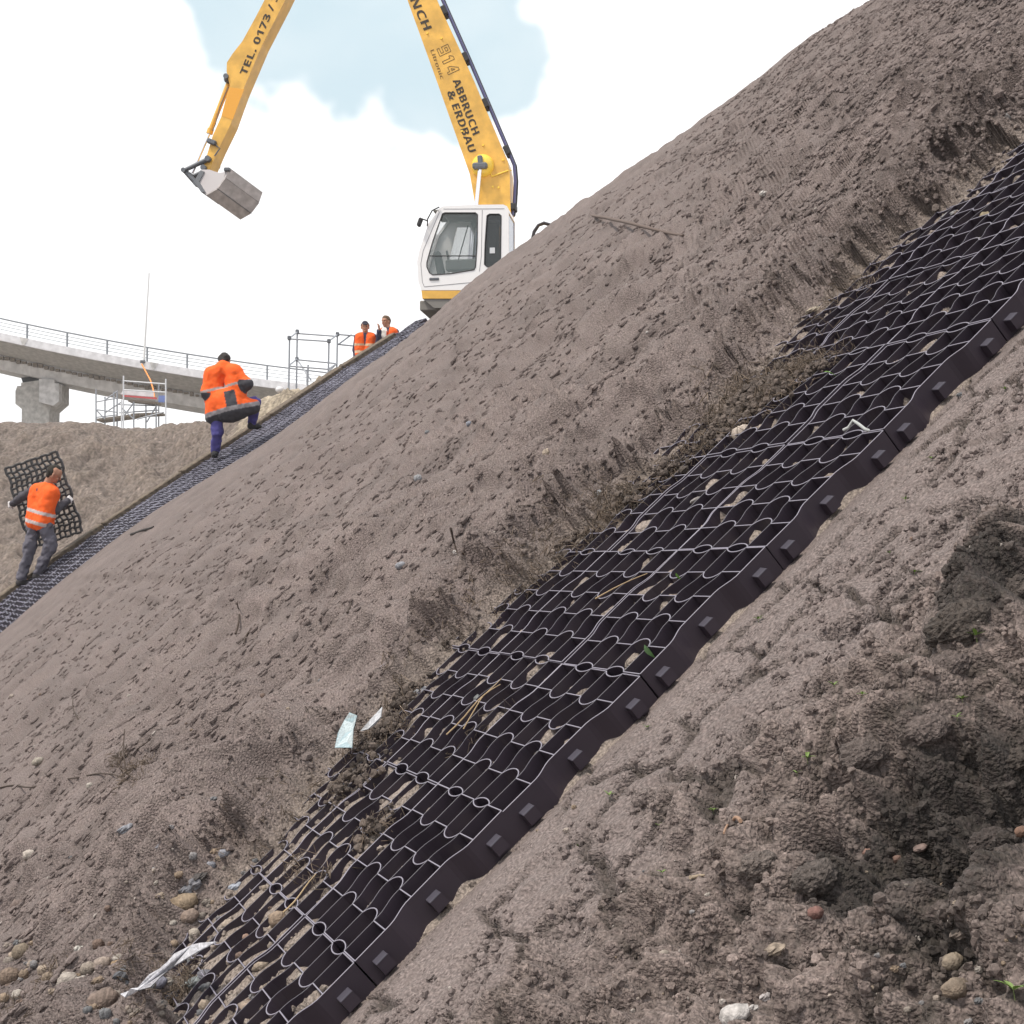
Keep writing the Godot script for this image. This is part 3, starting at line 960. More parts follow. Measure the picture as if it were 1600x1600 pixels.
const ARM := [0.062, 0.048, 0.036]
const LEG := [0.095, 0.066, 0.046]
func body_of(t: Node3D, j: Dictionary, hands: Array) -> void:
	var bones := torso_bones(j, -0.03)
	for sgn in ["l", "r"]:
		bones += limb(j["sh_" + sgn], j["el_" + sgn], j["wr_" + sgn], ARM, -0.008)
		bones += limb(j["hip_" + sgn], j["kn_" + sgn], j["an_" + sgn], LEG, -0.014)
		bones += [[j["an_" + sgn], j["an_" + sgn] + ((j["toe_" + sgn] - j["an_" + sgn]) as Vector3).normalized() * 0.12 - Vector3(0, 0.05, 0), 0.032, 0.026]]
	bones.append([j.neck - Vector3(0, 0.06, 0), j.neck.lerp(j.head, 0.4), 0.055, 0.052])
	var b := Mb.new()
	skin_over(b, bones, 0.018, 0.03, plain_paint(FLESH))
	head(b, j.head, j.neck, j.face, (j.head - j.neck).normalized() if not j.has("up") else j.up)
	for h in hands:
		skin_over(b, h, 0.0055, 0.008, plain_paint(FLESH))
	obj("body", b, mats.skin, t)

func clothe(t: Node3D, called: String, bones: Array, c: Callable, cell := 0.016, soft := 0.04, wob := 0.0) -> MeshInstance3D:
	var b := Mb.new()
	skin_over(b, bones, cell, soft, c, wob)
	return obj(called, b, mats.cloth, t)

func shoes_of(t: Node3D, j: Dictionary, c: Color) -> void:
	for sgn in ["l", "r"]:
		clothe(t, "boot", foot(j["an_" + sgn], j["toe_" + sgn]), plain_paint(c), 0.012, 0.02)

func trousers_of(t: Node3D, j: Dictionary, c: Callable, wob := 0.014) -> void:
	var bones := []
	for sgn in ["l", "r"]:
		bones += [[j["hip_" + sgn], j["kn_" + sgn], 0.104, 0.082], [j["kn_" + sgn], j["an_" + sgn] + Vector3(0, 0.01, 0), 0.08, 0.072]]
		bones.append([j.waist.lerp(j["hip_" + sgn], 0.4), j["hip_" + sgn], 0.112, 0.118])
	clothe(t, "trousers", bones, c, 0.015, 0.05, wob)

func bands(axis_a: Vector3, axis_b: Vector3, list: Array, base: Color, strip: Color) -> Callable:
	var ax := axis_b - axis_a
	var ll := ax.length_squared()
	return func(p: Vector3) -> Color:
		var f := (p - axis_a).dot(ax) / ll
		for w in list:
			if absf(f - w[0]) < w[1]: return strip
		return base

func walking_worker() -> void:
	var z := 20.6
	var j := {"head": px(84.5, 741, z - 0.03), "neck": px(74, 757, z), "face": Vector3(0.93, -0.2, -0.25), "sh_l": px(53, 767, z + 0.1), "sh_r": px(82, 770, z - 0.08), "waist": px(63, 803, z), "hip_l": px(55, 817, z + 0.05), "hip_r": px(70, 818, z - 0.05),
		"el_l": px(35, 776, z + 0.25), "wr_l": px(20, 787, z + 0.38), "el_r": px(86, 797, z - 0.02), "wr_r": px(105, 783, z + 0.26),
		"kn_l": px(47.5, 852, z + 0.02), "an_l": px(34, 904, z + 0.06), "toe_l": px(27, 910, z + 0.3), "kn_r": px(80, 853, z - 0.04), "an_r": px(60, 894, z + 0.05), "toe_r": px(70, 897, z + 0.25)}
	j.toe_l = j.an_l + Vector3(0.6, 0.02, -0.6)
	j.toe_r = j.an_r + Vector3(0.75, 0.05, -0.5)
	var hl := hand_bones(j.wr_l, px(13, 789, z + 0.44) - j.wr_l, Vector3(0.4, 0, -1), false, 0.9)
	var hr := hand_bones(j.wr_r, px(112, 777, z + 0.36) - j.wr_r, Vector3(-0.4, 0, -1), true, 0.9)
	var t := thing("person", Vector3(j.an_l.x, j.an_l.y - 0.09, j.an_l.z), "person in orange vest and grey trousers carrying a black grid sheet with both hands", "person", "workers on the slope")
	body_of(t, j, [hl, hr])
	shoes_of(t, j, Color(0.05, 0.045, 0.05))
	trousers_of(t, j, plain_paint(Color(0.115, 0.112, 0.145)), 0.03)
	var sh := torso_bones(j, 0.0)
	for sgn in ["l", "r"]: sh += limb(j["sh_" + sgn], j["el_" + sgn], j["wr_" + sgn], ARM, 0.014)
	clothe(t, "jacket", sh, plain_paint(Color(0.06, 0.058, 0.072)), 0.014, 0.035, 0.012)
	var vest := torso_bones(j, 0.022)
	vest = vest.filter(func(e): return true)
	var v := []
	for sgn in ["l", "r"]:
		var s: Vector3 = (j["sh_" + sgn] as Vector3).lerp(j.neck, 0.30)
		v.append([s - Vector3(0, 0.045, 0), (j.waist as Vector3).lerp(j["hip_" + sgn], 0.75) + Vector3(0, -0.01, 0), 0.125, 0.15])
		v.append([(j.neck as Vector3).lerp(s, 0.5) - Vector3(0, 0.02, 0), s - Vector3(0, 0.03, 0), 0.075, 0.08])
	v.append([(j.neck as Vector3) - Vector3(0, 0.05, 0), j.waist, 0.1, 0.13])
	clothe(t, "safety_vest", v, bands(j.neck, px(56, 829, z), [[0.60, 0.035], [0.83, 0.038]], Color(0.86, 0.12, 0.012), Color(0.52, 0.47, 0.47)), 0.012, 0.03, 0.012)
	clothe(t, "hair", hair(j.head, j.face, (j.head - j.neck).normalized() * 0.4 + Vector3.UP * 0.6, false), plain_paint(Color(0.02, 0.016, 0.015)), 0.009, 0.02, 0.01)
	for h in [hl, hr]:
		var g := []
		for e in h: g.append([e[0], e[1], e[2] + 0.004, e[3] + 0.004])
		var b := Mb.new()
		skin_over(b, g, 0.0055, 0.008, plain_paint(Color(0.66, 0.64, 0.66)))
		obj("work_glove", b, mats.cloth, t)
	# what he carries: two by three panels held upright
	var c0 := px(7, 732, z + 0.5)
	var c1 := px(97, 702, z + 0.42)
	var c3 := px(29, 862, z + 0.5)
	var x := (c1 - c0).normalized()
	var y := (c3 - c0)
	y = (y - x * y.dot(x)).normalized()
	var sheet := thing("carried_grid_sheet", c3, "upright black plastic grid sheet held by the walking worker in the orange vest", "grid sheet")
	var pm := panel_mesh(Color(0.03, 0.028, 0.035), 0.032, false)
	var nrm := x.cross(y)
	for r in 3:
		for k in 2:
			var p := put("grid_panel", pm, mats.plastic, sheet)
			var bas := Basis(x, nrm, y)
			if bas.determinant() < 0.0: bas = Basis(x, -nrm, y)
			p.transform = Transform3D(bas * Basis(Vector3(0, 0, 1), 0.02 * (k - 0.5)) * Basis.from_scale(Vector3(1.02, 0.5, 1.02)), c0 + x * k * 0.408 + y * r * 0.408 - c3)

func bent_worker() -> void:
	var z := 21.9
	var j := {"head": px(351, 566, z - 0.02 + 0.1), "neck": px(349, 574, z), "face": Vector3(0.2, -0.75, -0.65), "up": Vector3(0.05, 0.92, -0.4).normalized(), "sh_l": px(328, 586, z + 0.02), "sh_r": px(370, 582, z - 0.02), "waist": px(350, 624, z - 0.06), "hip_l": px(338, 642, z), "hip_r": px(372, 636, z - 0.06),
		"el_l": px(322, 613, z - 0.05), "wr_l": px(329, 634, z + 0.15), "el_r": px(387, 600, z - 0.1), "wr_r": px(374, 617, z + 0.2),
		"kn_l": px(340, 674, z - 0.02), "an_l": px(336, 704, z + 0.1), "kn_r": px(398, 629, z + 0.14), "an_r": px(394, 660, z + 0.3)}
	j.toe_l = j.an_l + Vector3(-0.25, 0, -0.9)
	j.toe_r = j.an_r + Vector3(0.5, 0.1, -0.8)
	var hl := hand_bones(j.wr_l, px(330, 641, z + 0.2) - j.wr_l, Vector3(1, 0, -0.2), false, 0.5)
	var hr := hand_bones(j.wr_r, px(368, 622, z + 0.3) - j.wr_r, Vector3(-1, 0, -0.2), true, 0.5)
	var t := thing("person", Vector3(j.an_l.x, j.an_l.y - 0.09, j.an_l.z), "person in long orange jacket and blue trousers bending forward with one foot up the slope", "person", "workers on the slope")
	body_of(t, j, [hl, hr])
	shoes_of(t, j, Color(0.03, 0.03, 0.035))
	trousers_of(t, j, plain_paint(Color(0.075, 0.07, 0.27)), 0.018)
	var v := []
	for sgn in ["l", "r"]:
		var s: Vector3 = (j["sh_" + sgn] as Vector3).lerp(j.neck, 0.25)
		v.append([s - Vector3(0, 0.05, 0), (j["hip_" + sgn] as Vector3) + Vector3(0, -0.02, 0), 0.135, 0.165])
		v.append([(j.neck as Vector3) - Vector3(0, 0.02, 0), s, 0.085, 0.11])
		v += limb(j["sh_" + sgn], j["el_" + sgn], j["wr_" + sgn], [0.08, 0.07, 0.058], 0.0)
	v.append([j.hip_r, px(396, 634, z + 0.02), 0.15, 0.1])
	v.append([px(352, 628, z - 0.06), px(358, 640, z - 0.08), 0.2, 0.2])
	v.append([px(332, 652, z), px(395, 638, z), 0.1, 0.09])
	v.append([j.neck, px(348, 571, z), 0.09, 0.075])
	var hem_a := px(326, 657, z)
	var hem_b := px(402, 638, z)
	var elbow: Vector3 = j.el_r
	var elbow_l: Vector3 = j.el_l
	var inv := lens.inverse()
	var paint := func(p: Vector3) -> Color:
		var q := inv * p
		var u := Vector2(q.x, q.y)
		var a := Vector2((inv * hem_a).x, (inv * hem_a).y)
		var e := Vector2((inv * hem_b).x, (inv * hem_b).y)
		var n := (e - a).normalized().orthogonal()
		if n.y < 0: n = -n
		var d := (u - a).dot(n)
		if d < 0.035: return Color(0.05, 0.05, 0.06)
		if d < 0.10: return Color(0.26, 0.25, 0.27)
		var x := (u - a).dot((e - a).normalized())
		if d < 0.34 and d > 0.10 and x > 0.36 and x < 0.52: return Color(0.05, 0.048, 0.06)
		if p.distance_to(elbow) < 0.15 and p.y < elbow.y + 0.06: return Color(0.05, 0.048, 0.06)
		if p.distance_to(elbow_l) < 0.13 and p.y < elbow_l.y - 0.02: return Color(0.05, 0.048, 0.06)
		if d > 0.40 and d < 0.44: return Color(0.34, 0.29, 0.28)
		return Color(0.86, 0.12, 0.012)
	clothe(t, "work_jacket", v, paint, 0.013, 0.06, 0.012)
	clothe(t, "hair", hair(j.head + Vector3(0, 0.01, 0), j.face, j.up, false), plain_paint(Color(0.025, 0.02, 0.02)), 0.009, 0.02, 0.008)

func standing_man(label: String, p: Dictionary, z: float, vest: Color, sleeve: Color, cap: bool, legs: Color, shirt: Color) -> void:
	var j := p
	var t := thing("person", j.an_l - Vector3(0, 0.09, 0), label, "person", "workers on the slope")
	var hl := hand_bones(j.wr_l, j.wr_l - j.el_l, j.palm_l, false, 0.6)
	var hr := hand_bones(j.wr_r, j.wr_r - j.el_r, Vector3(-1, 0, 0), true, 0.6)
	body_of(t, j, [hl, hr])
	shoes_of(t, j, Color(0.03, 0.03, 0.035))
	trousers_of(t, j, plain_paint(legs))
	var sh := torso_bones(j, 0.0)
	for sgn in ["l", "r"]: sh += limb(j["sh_" + sgn], j["el_" + sgn], j["wr_" + sgn], ARM, 0.016)
	clothe(t, "shirt", sh, plain_paint(sleeve), 0.016, 0.035, 0.01)
	var v := []
	for sgn in ["l", "r"]:
		var s: Vector3 = (j["sh_" + sgn] as Vector3).lerp(j.neck, 0.30)
		v.append([s - Vector3(0, 0.045, 0), (j.waist as Vector3).lerp(j["hip_" + sgn], 0.8), 0.125, 0.135])
		v.append([(j.neck as Vector3).lerp(s, 0.5) - Vector3(0, 0.02, 0), s - Vector3(0, 0.03, 0), 0.075, 0.08])
	var low: Vector3 = (j.hip_l + j.hip_r) * 0.5
	var stripes := bands(j.neck, low, [[0.45, 0.045], [0.72, 0.045]], vest, Color(0.62, 0.45, 0.3))
	var mid: Vector3 = (j.neck + low) * 0.5
	var fr: Vector3 = (j.face * Vector3(1, 0, 1)).normalized()
	var sd := Vector3.UP.cross(fr)
	clothe(t, "safety_vest", v, func(q: Vector3) -> Color:
		var d: Vector3 = q - mid
		if shirt.r > 0.5 and d.dot(fr) > 0.03 and absf(d.dot(sd)) < 0.05: return shirt
		return stripes.call(q), 0.014, 0.03, 0.01)
	clothe(t, "cap" if cap else "hair", hair(j.head, j.face, Vector3.UP, cap), plain_paint(Color(0.03, 0.03, 0.05) if cap else Color(0.12, 0.075, 0.05)), 0.009, 0.02, 0.004)

func men_at_the_top() -> void:
	var z := 31.0
	var q := func(x: float, y: float, dz := 0.0) -> Vector3: return px(x, y, z + dz)
	standing_man("person in dark cap and orange vest standing upright behind the crest of the slope", {"head": q.call(570.5, 511.5), "neck": q.call(571, 521), "face": Vector3(0.1, -0.1, 1), "up": Vector3.UP, "sh_l": q.call(583, 527), "sh_r": q.call(559, 527), "waist": q.call(569.5, 549), "hip_l": q.call(577, 562), "hip_r": q.call(563, 562),
		"el_l": q.call(586.5, 546, 0.05), "wr_l": q.call(584, 562, -0.15), "palm_l": Vector3(-1, 0, 0), "el_r": q.call(555.5, 547, 0.05), "wr_r": q.call(557, 565, -0.05), "kn_l": q.call(577, 595), "an_l": q.call(578, 626), "kn_r": q.call(563, 595), "an_r": q.call(562, 626), "toe_l": q.call(578, 626, -0.5), "toe_r": q.call(562, 626, -0.5)}, z,
		Color(0.86, 0.12, 0.012), Color(0.045, 0.04, 0.085), true, Color(0.05, 0.05, 0.09), Color(0, 0, 0))
	standing_man("person in orange vest over a white shirt holding a hand up by the face", {"head": q.call(603, 503), "neck": q.call(606, 513), "face": Vector3(-0.55, -0.15, 0.8), "up": Vector3(-0.1, 1, 0).normalized(), "sh_l": q.call(617.5, 519), "sh_r": q.call(597, 519), "waist": q.call(606, 540), "hip_l": q.call(612, 553), "hip_r": q.call(600, 553),
		"el_l": q.call(621, 538, 0.08), "wr_l": q.call(612, 545, -0.25), "palm_l": Vector3(0, 1, 0), "el_r": q.call(591.5, 536, -0.1), "wr_r": q.call(592.5, 517, -0.25), "kn_l": q.call(612, 586), "an_l": q.call(613, 618), "kn_r": q.call(599, 586), "an_r": q.call(598, 618), "toe_l": q.call(611, 618, -0.5), "toe_r": q.call(595, 618, -0.5)}, z - 0.2,
		Color(0.86, 0.12, 0.012), Color(0.05, 0.05, 0.1), false, Color(0.04, 0.04, 0.06), Color(0.8, 0.78, 0.76))

# ------------------------------------------------------------------ excavator
const YAW := 0.14
var mx: Vector3      # towards the machine's rear
var mw: Vector3      # from its left side, which we see, to its right side
func lettering(text: String, font: Font, from: Vector3, along_: Vector3, tall: Vector3, out: Vector3, m: Material, parent: Node) -> void:
	var tm := TextMesh.new()
	tm.text = text
	tm.font = font
	tm.font_size = 48
	tm.pixel_size = 0.01
	tm.depth = 0.02
	tm.curve_step = 2.0
	var box := tm.get_aabb()
	var o := put("lettering", tm, m, parent)
	var bx := along_ / box.size.x
	var by := tall / box.size.y
	var b := Basis(bx, by, out.normalized() * 0.3)
	o.transform = Transform3D(b, from - b * (box.position + Vector3(0, 0, box.size.z * 0.5)) + out.normalized() * 0.004 - base_of(parent))

func outlined(text: String, from: Vector3, along_: Vector3, tall: Vector3, out: Vector3, r: float, parent: Node) -> void:   # digits drawn as outlines
	var shapes := {"9": [[0, 0.1, 0, 0, 1, 0, 1, 1, 0, 1, 0, 0.42, 0.72, 0.42, 0.72, 0.2, 0, 0.2, 0, 0.1], [0.28, 0.62, 0.72, 0.62, 0.72, 0.82, 0.28, 0.82, 0.28, 0.62]], "1": [[0.4, 0, 0.75, 0, 0.75, 1, 0.35, 1, 0.1, 0.78, 0.1, 0.66, 0.4, 0.7, 0.4, 0]], "4": [[0.58, 0, 0.88, 0, 0.88, 1, 0.55, 1, 0, 0.42, 0, 0.2, 0.58, 0.2, 0.58, 0], [0.3, 0.4, 0.58, 0.4, 0.58, 0.7, 0.3, 0.4]]}
	var b := Mb.new()
	for i in text.length():
		for s in shapes[text[i]]:
			var path := []
			for k in range(0, s.size(), 2):
				path.append(from + along_ * ((i + s[k] * 0.74) / text.length()) + tall * s[k + 1] + out * 0.004)
			for k in path.size() - 1:
				var d: Vector3 = (path[k + 1] - path[k])
				var w := d.normalized().cross(out) * r
				b.quad(path[k] - w, path[k + 1] - w, path[k + 1] + w, path[k] + w, out)
	obj("lettering", b, mats.letter_line, parent)

func excavator() -> void:
	mx = Vector3(cos(YAW), 0, sin(YAW))
	mw = Vector3(sin(YAW), 0, -cos(YAW))
	var near := px(700, 450, 28.0)                       # a point of the cab's left side
	var side := -mw
	var c := func(x: float, y: float) -> Vector3: return on_plane(x, y, near, mw)                      # on the cab's left side
	var t := thing("excavator", Vector3(near.x + 1.0, px(700, 610, 28).y, near.z - 1.2), "yellow and white demolition excavator with raised boom and grey bucket behind the slope", "excavator")
	# --- cab: a shell with real openings
	var e0: Vector3 = c.call(658, 453.4)
	var to2 := func(pts: Array) -> PackedVector2Array:
		var out := PackedVector2Array()
		for p in pts:
			var q: Vector3 = c.call(p[0], p[1]) - e0
			out.append(Vector2(q.dot(mx), q.y))
		return out
	var outline := [[658, 453.4], [653.5, 440], [651.6, 409], [655, 392], [669, 350], [686, 326], [692, 322], [735, 320], [786, 319.5], [792, 322], [794, 330], [794, 453.4]]
	var door := [[691.5, 334], [695, 332.5], [743, 332.5], [746, 335], [745.5, 380], [743, 417], [741, 421.5], [705, 427.5], [676, 429.5], [671, 426], [667, 417], [667, 410], [676, 378]]
	var small := [[761, 337], [765, 334.5], [780, 334.5], [783, 337], [782, 413], [779, 416], [761, 417], [757, 413], [758, 380]]
	var wide := 1.02
	var full: PackedVector2Array = to2.call(outline)
	var back_at := func(q: Vector2, w: float) -> Vector3: return e0 + mx * q.x + Vector3.UP * q.y + mw * w
	var shell := Mb.new()
	var holes := [to2.call(door), to2.call(small)]
	var far_hole: PackedVector2Array = to2.call([[700, 336], [776, 336], [776, 410], [690, 412], [684, 400]])
	var cuts: Array = [-1.0, (to2.call([[706, 380]])[0] as Vector2).x, (to2.call([[751, 380]])[0] as Vector2).x, (to2.call([[770, 380]])[0] as Vector2).x, 4.0]
	for k in 4:
		var strip := PackedVector2Array([Vector2(cuts[k], -1), Vector2(cuts[k + 1], -1), Vector2(cuts[k + 1], 3), Vector2(cuts[k], 3)])
		for w in 2:
			var pieces: Array = Geometry2D.intersect_polygons(full, strip)
			for h in (holes if w == 0 else [far_hole]):
				var next := []
				for p in pieces: next.append_array(Geometry2D.clip_polygons(p, h))
				pieces = next
			for p in pieces:
				var q := []
				for v in p: q.append(back_at.call(v, 0.0 if w == 0 else wide - 0.05))
				shell.prism(q, mw * 0.05)
	# the skin round the cab: roof, floor and pillars; windscreen and rear window stay open
	for k in outline.size():
		var a: Vector2 = full[k]
		var d: Vector2 = full[(k + 1) % full.size()]
		var glazed := k in [1, 2, 3, 4] or k == outline.size() - 2
		var n := (d - a).normalized().orthogonal()
		if n.dot(Vector2(0.85, 0.8) - a) < 0.0: n = -n
		for r in ([[0.05, 0.1], [wide - 0.1, wide - 0.05]] if glazed else [[0.05, wide - 0.05]]):
			var q := []
			for v in [a, d, d + n * 0.045, a + n * 0.045]: q.append(back_at.call(v, r[0]))
			shell.prism(q, mw * (r[1] - r[0]))
	obj("cab", shell, mats.white_paint, t)
	var pane := func(called: String, pts: Array, m: Material, back := 0.028) -> void:
		var b := Mb.new()
		var q := []
		for p in pts: q.append(c.call(p[0], p[1]) + mw * back)
		b.prism(q, mw * 0.006)
		obj(called, b, m, t)
	pane.call("door_window", [[690, 332], [746, 331.5], [746, 418], [705, 428.5], [672, 430], [666.5, 415], [668, 405]], mats.pane)
	pane.call("side_window", [[757, 334], [783.5, 334], [783, 417], [756, 418]], mats.pane_dark)
	pane.call("far_side_window", [[690, 333], [777, 333], [777, 411], [682, 413]], mats.pane, wide - 0.03)
	var bb := Mb.new()
	bb.prism([e0 + mx * 0.02 + Vector3.UP * 0.2 + mw * 0.06, e0 - mx * 0.055 + Vector3.UP * 0.56 + mw * 0.06, e0 + mx * 0.13 + Vector3.UP * 1.28 + mw * 0.06, e0 + mx * 0.14 + Vector3.UP * 1.28 + mw * 0.06, e0 - mx * 0.045 + Vector3.UP * 0.56 + mw * 0.06, e0 + mx * 0.03 + Vector3.UP * 0.2 + mw * 0.06], mw * (wide - 0.12))
	obj("windscreen", bb, mats.pane, t)
	bb = Mb.new()
	var rear: Vector3 = c.call(794, 330)
	rear.y = e0.y
	bb.box(rear - mx * 0.02 + mw * wide / 2 + Vector3.UP * 0.98, Vector3(0.008, 0.97, wide - 0.16), Basis(mx, Vector3.UP, -mw))
	obj("rear_window", bb, mats.pane_rear, t)
	# window rubber, door seams, handle, wiper rail
	bb = Mb.new()
	for list in [door, small]:
		var path := []
		for p in list: path.append(c.call(p[0], p[1]) - mw * 0.002)
		path.append(path[0])
		bb.tube(path, 0.011, -1, 6, false)
	obj("window_seal", bb, mats.rubber, t)
	bb = Mb.new()
	bb.tube([c.call(671, 399.5) + mw * 0.02, c.call(743, 399.5) + mw * 0.02], 0.011, -1, 6)
	bb.tube([c.call(695, 420) + mw * 0.9, c.call(719, 335) + mw * 0.9], 0.012, -1, 6)
	obj("window_rail", bb, mats.rubber, t)
	bb = Mb.new()
	for path in [[[684, 327], [686.5, 332], [661, 392], [657.5, 412], [660, 441], [663, 448]], [[753.5, 328], [752, 400], [749, 424]], [[663, 448], [750, 440]], [[693, 326.5], [788, 326]]]:
		var q := []
		for p in path: q.append(c.call(p[0], p[1]) - mw * 0.001)
		bb.tube(q, 0.006, -1, 5)
	obj("door_seam", bb, mats.seam, t)
	bb = Mb.new()
	bb.box(c.call(678.5, 436) - mw * 0.005, Vector3(0.19, 0.055, 0.03), Basis(mx, Vector3.UP, -mw), 0.012)
	obj("door_handle", bb, mats.dark_steel, t)
	bb = Mb.new()
	bb.box(c.call(769, 391) + mw * 0.02, Vector3(0.1, 0.11, 0.006), Basis(mx, Vector3.UP, -mw))
	obj("window_sticker", bb, mats.pale_tube, t)
	# inside: seat, console, lining
	bb = Mb.new()
	var ib := Basis(mx, Vector3.UP, -mw)
	bb.box(e0 + mx * 0.86 + mw * 0.52 + Vector3.UP * 0.42, Vector3(0.5, 0.16, 0.5), ib, 0.05)
	bb.box(e0 + mx * 1.1 + mw * 0.52 + Vector3.UP * 0.8, Vector3(0.16, 0.66, 0.48), ib * Basis(Vector3(0, 0, 1), -0.12), 0.05)
	bb.box(e0 + mx * 1.16 + mw * 0.52 + Vector3.UP * 1.2, Vector3(0.12, 0.22, 0.3), ib, 0.04)
	obj("seat", bb, mats.cab_dark, t)
	bb = Mb.new()
	bb.box(e0 + mx * 0.8 + mw * 0.2 + Vector3.UP * 0.5, Vector3(0.7, 0.22, 0.16), ib, 0.03)
	bb.box(e0 + mx * 0.8 + mw * 0.84 + Vector3.UP * 0.5, Vector3(0.7, 0.22, 0.16), ib, 0.03)
	bb.box(e0 + mx * 0.3 + mw * 0.3 + Vector3.UP * 0.55, Vector3(0.14, 0.5, 0.2), ib * Basis(Vector3(0, 0, 1), 0.2), 0.03)
	bb.box(e0 + mx * 0.62 + mw * 0.5 + Vector3.UP * 0.1, Vector3(1.2, 0.06, 0.9), ib)
	bb.tube([e0 + mx * 0.5 + mw * 0.22 + Vector3.UP * 0.6, e0 + mx * 0.46 + mw * 0.22 + Vector3.UP * 0.8], 0.022)
	obj("console", bb, mats.cab_grey, t)
	bb = Mb.new()
	bb.box(e0 + mx * 0.85 + mw * wide / 2 + Vector3.UP * 1.555, Vector3(1.25, 0.03, wide - 0.13), ib)
	bb.box(e0 + mx * 1.24 + mw * (wide - 0.075) + Vector3.UP * 0.8, Vector3(0.28, 1.4, 0.02), ib)
	bb.box(e0 + mx * 1.5 + mw * wide / 2 + Vector3.UP * 0.45, Vector3(0.04, 0.7, wide - 0.13), ib)
	obj("cab_lining", bb, mats.cab_lining, t)
	# base under the cab, mirror
	bb = Mb.new()
	var s0: Array = []
	for p in [[658.5, 454], [800, 454], [800, 466.5], [660, 466.5]]: s0.append(c.call(p[0], p[1]))
	bb.prism(s0, mw * 1.05)
	obj("cab_base", bb, mats.yellow, t)
	bb = Mb.new()
	s0 = []
	for p in [[661, 467], [800, 467], [800, 481], [678, 481]]: s0.append(c.call(p[0], p[1]) + mw * 0.02)
	bb.prism(s0, mw * 1.0)
	obj("cab_underside", bb, mats.grey_paint, t)
	bb = Mb.new()
	bb.tube([c.call(687, 324) - mw * 0.03, c.call(676, 330) - mw * 0.05, c.call(669, 343) - mw * 0.05, c.call(668, 354) - mw * 0.03], 0.014, -1, 6)
	bb.tube([c.call(669, 346) - mw * 0.05, c.call(660, 343) - mw * 0.06], 0.014, -1, 6)
	bb.box(c.call(657, 348.5) - mw * 0.06, Vector3(0.07, 0.17, 0.13), Basis(mx, Vector3.UP, -mw) * Basis(Vector3(0, 0, 1), -0.35), 0.02)
	obj("mirror", bb, mats.rubber, t)
	# --- upper structure and running gear, mostly behind the slope
	bb = Mb.new()
	bb.box(e0 + mx * 2.6 + mw * 1.25 + Vector3.UP * 0.12, Vector3(1.75, 0.9, 2.4), ib, 0.06)
	obj("engine_housing", bb, mats.yellow, t)
	bb = Mb.new()
	bb.box(e0 + mx * 1.6 + mw * 1.25 + Vector3.UP * -0.28, Vector3(3.3, 0.2, 2.3), ib, 0.02)
	bb.box(e0 + mx * 1.5 + mw * 1.25 + Vector3.UP * -0.95, Vector3(3.6, 0.55, 1.2), ib, 0.05)
	obj("undercarriage", bb, mats.grey_paint, t)
	for x in [0.2, 2.9]:
		for w in [0.2, 2.3]:
			bb = Mb.new()
			var at: Vector3 = e0 + mx * x + mw * w - Vector3.UP * 1.25
			bb.tube([at - mw * 0.22, at - mw * 0.17, at + mw * 0.17, at + mw * 0.22], 0.5, 0.5, 20)
			obj("wheel", bb, mats.rubber, t)
	# --- boom and stick in the machine's middle plane
	var bp := near + mw * 1.15
	var m := func(x: float, y: float) -> Vector3: return on_plane(x, y, bp, mw)
	var boom_px := [[758, 440], [744, 330], [739, 300], [734, 272], [721.9, 238], [680, 120], [636.6, 0], [547, -250], [552, -272], [566, -276], [576, -258], [682.5, 0], [735, 114], [783.8, 230.6], [793, 252], [796.5, 268], [797, 300], [798, 330], [795, 440]]
	var q := []
	for p in boom_px: q.append(m.call(p[0], p[1]))
	bb = Mb.new()
	bb.prism(q, mw * 0.5)
	var boom := obj("boom", bb, mats.yellow, t)
	var stick_px := [[315.6, 262.6], [313, 257], [322, 240], [331, 210], [344, 181], [352, 150], [357.5, 132], [352.5, 110], [353, 96], [362, 82], [377, 63], [398, 25], [411, 0], [532, -250], [545, -278], [562, -284], [572, -262], [560, -245], [443.6, 0], [408.6, 67.8], [377, 142], [359, 192.6], [339.7, 232], [325.5, 264.8]]
	q = []
	for p in stick_px: q.append(m.call(p[0], p[1]) + mw * 0.06)
	bb = Mb.new()
	bb.prism(q, mw * 0.42)
	var stick := obj("stick", bb, mats.yellow, t)
	bb = Mb.new()                                        # butt strap where the stick's plates are welded
	bb.prism([m.call(358, 135) + mw * 0.056, m.call(380, 138) + mw * 0.056, m.call(362, 186) + mw * 0.056, m.call(345, 180) + mw * 0.056], mw * 0.003)
	obj("weld_plate", bb, mat("yellow_worn", Color(0.8, 0.38, 0.045), 0.5), stick)
	# boss, pin and cylinder on the boom
	bb = Mb.new()
	var hub: Vector3 = m.call(754.5, 259)
	bb.ball(hub, Vector3(0.23, 0.2, 0.23), Basis(mx, -mw, mx.cross(-mw)), 6, 20, 0.0, PI * 0.5)
	obj("cylinder_boss", bb, mats.yellow_boss, boom)
	bb = Mb.new()
	bb.box(m.call(752.5, 263.5) - mw * 0.17, Vector3(0.3, 0.12, 0.2), ib, 0.03)
	bb.box(m.call(753, 256) - mw * 0.2, Vector3(0.1, 0.22, 0.1), ib * Basis(Vector3(0, 0, 1), 0.1), 0.02)
	obj("pin_bracket", bb, mats.dark_steel, boom)
	bb = Mb.new()
	bb.tube([m.call(752.5, 262) - mw * 0.16, m.call(746, 330) - mw * 0.16], 0.042, -1, 14)
	bb.tube([m.call(746.3, 327) - mw * 0.16, m.call(738, 430) - mw * 0.16], 0.09, -1, 14)
	obj("boom_cylinder", bb, mats.chrome, t)
	bb = Mb.new()
	bb.tube([m.call(769, 276) - mw * 0.012, m.call(793, 267) - mw * 0.012, m.call(798, 264) + mw * 0.1], 0.014, -1, 6)
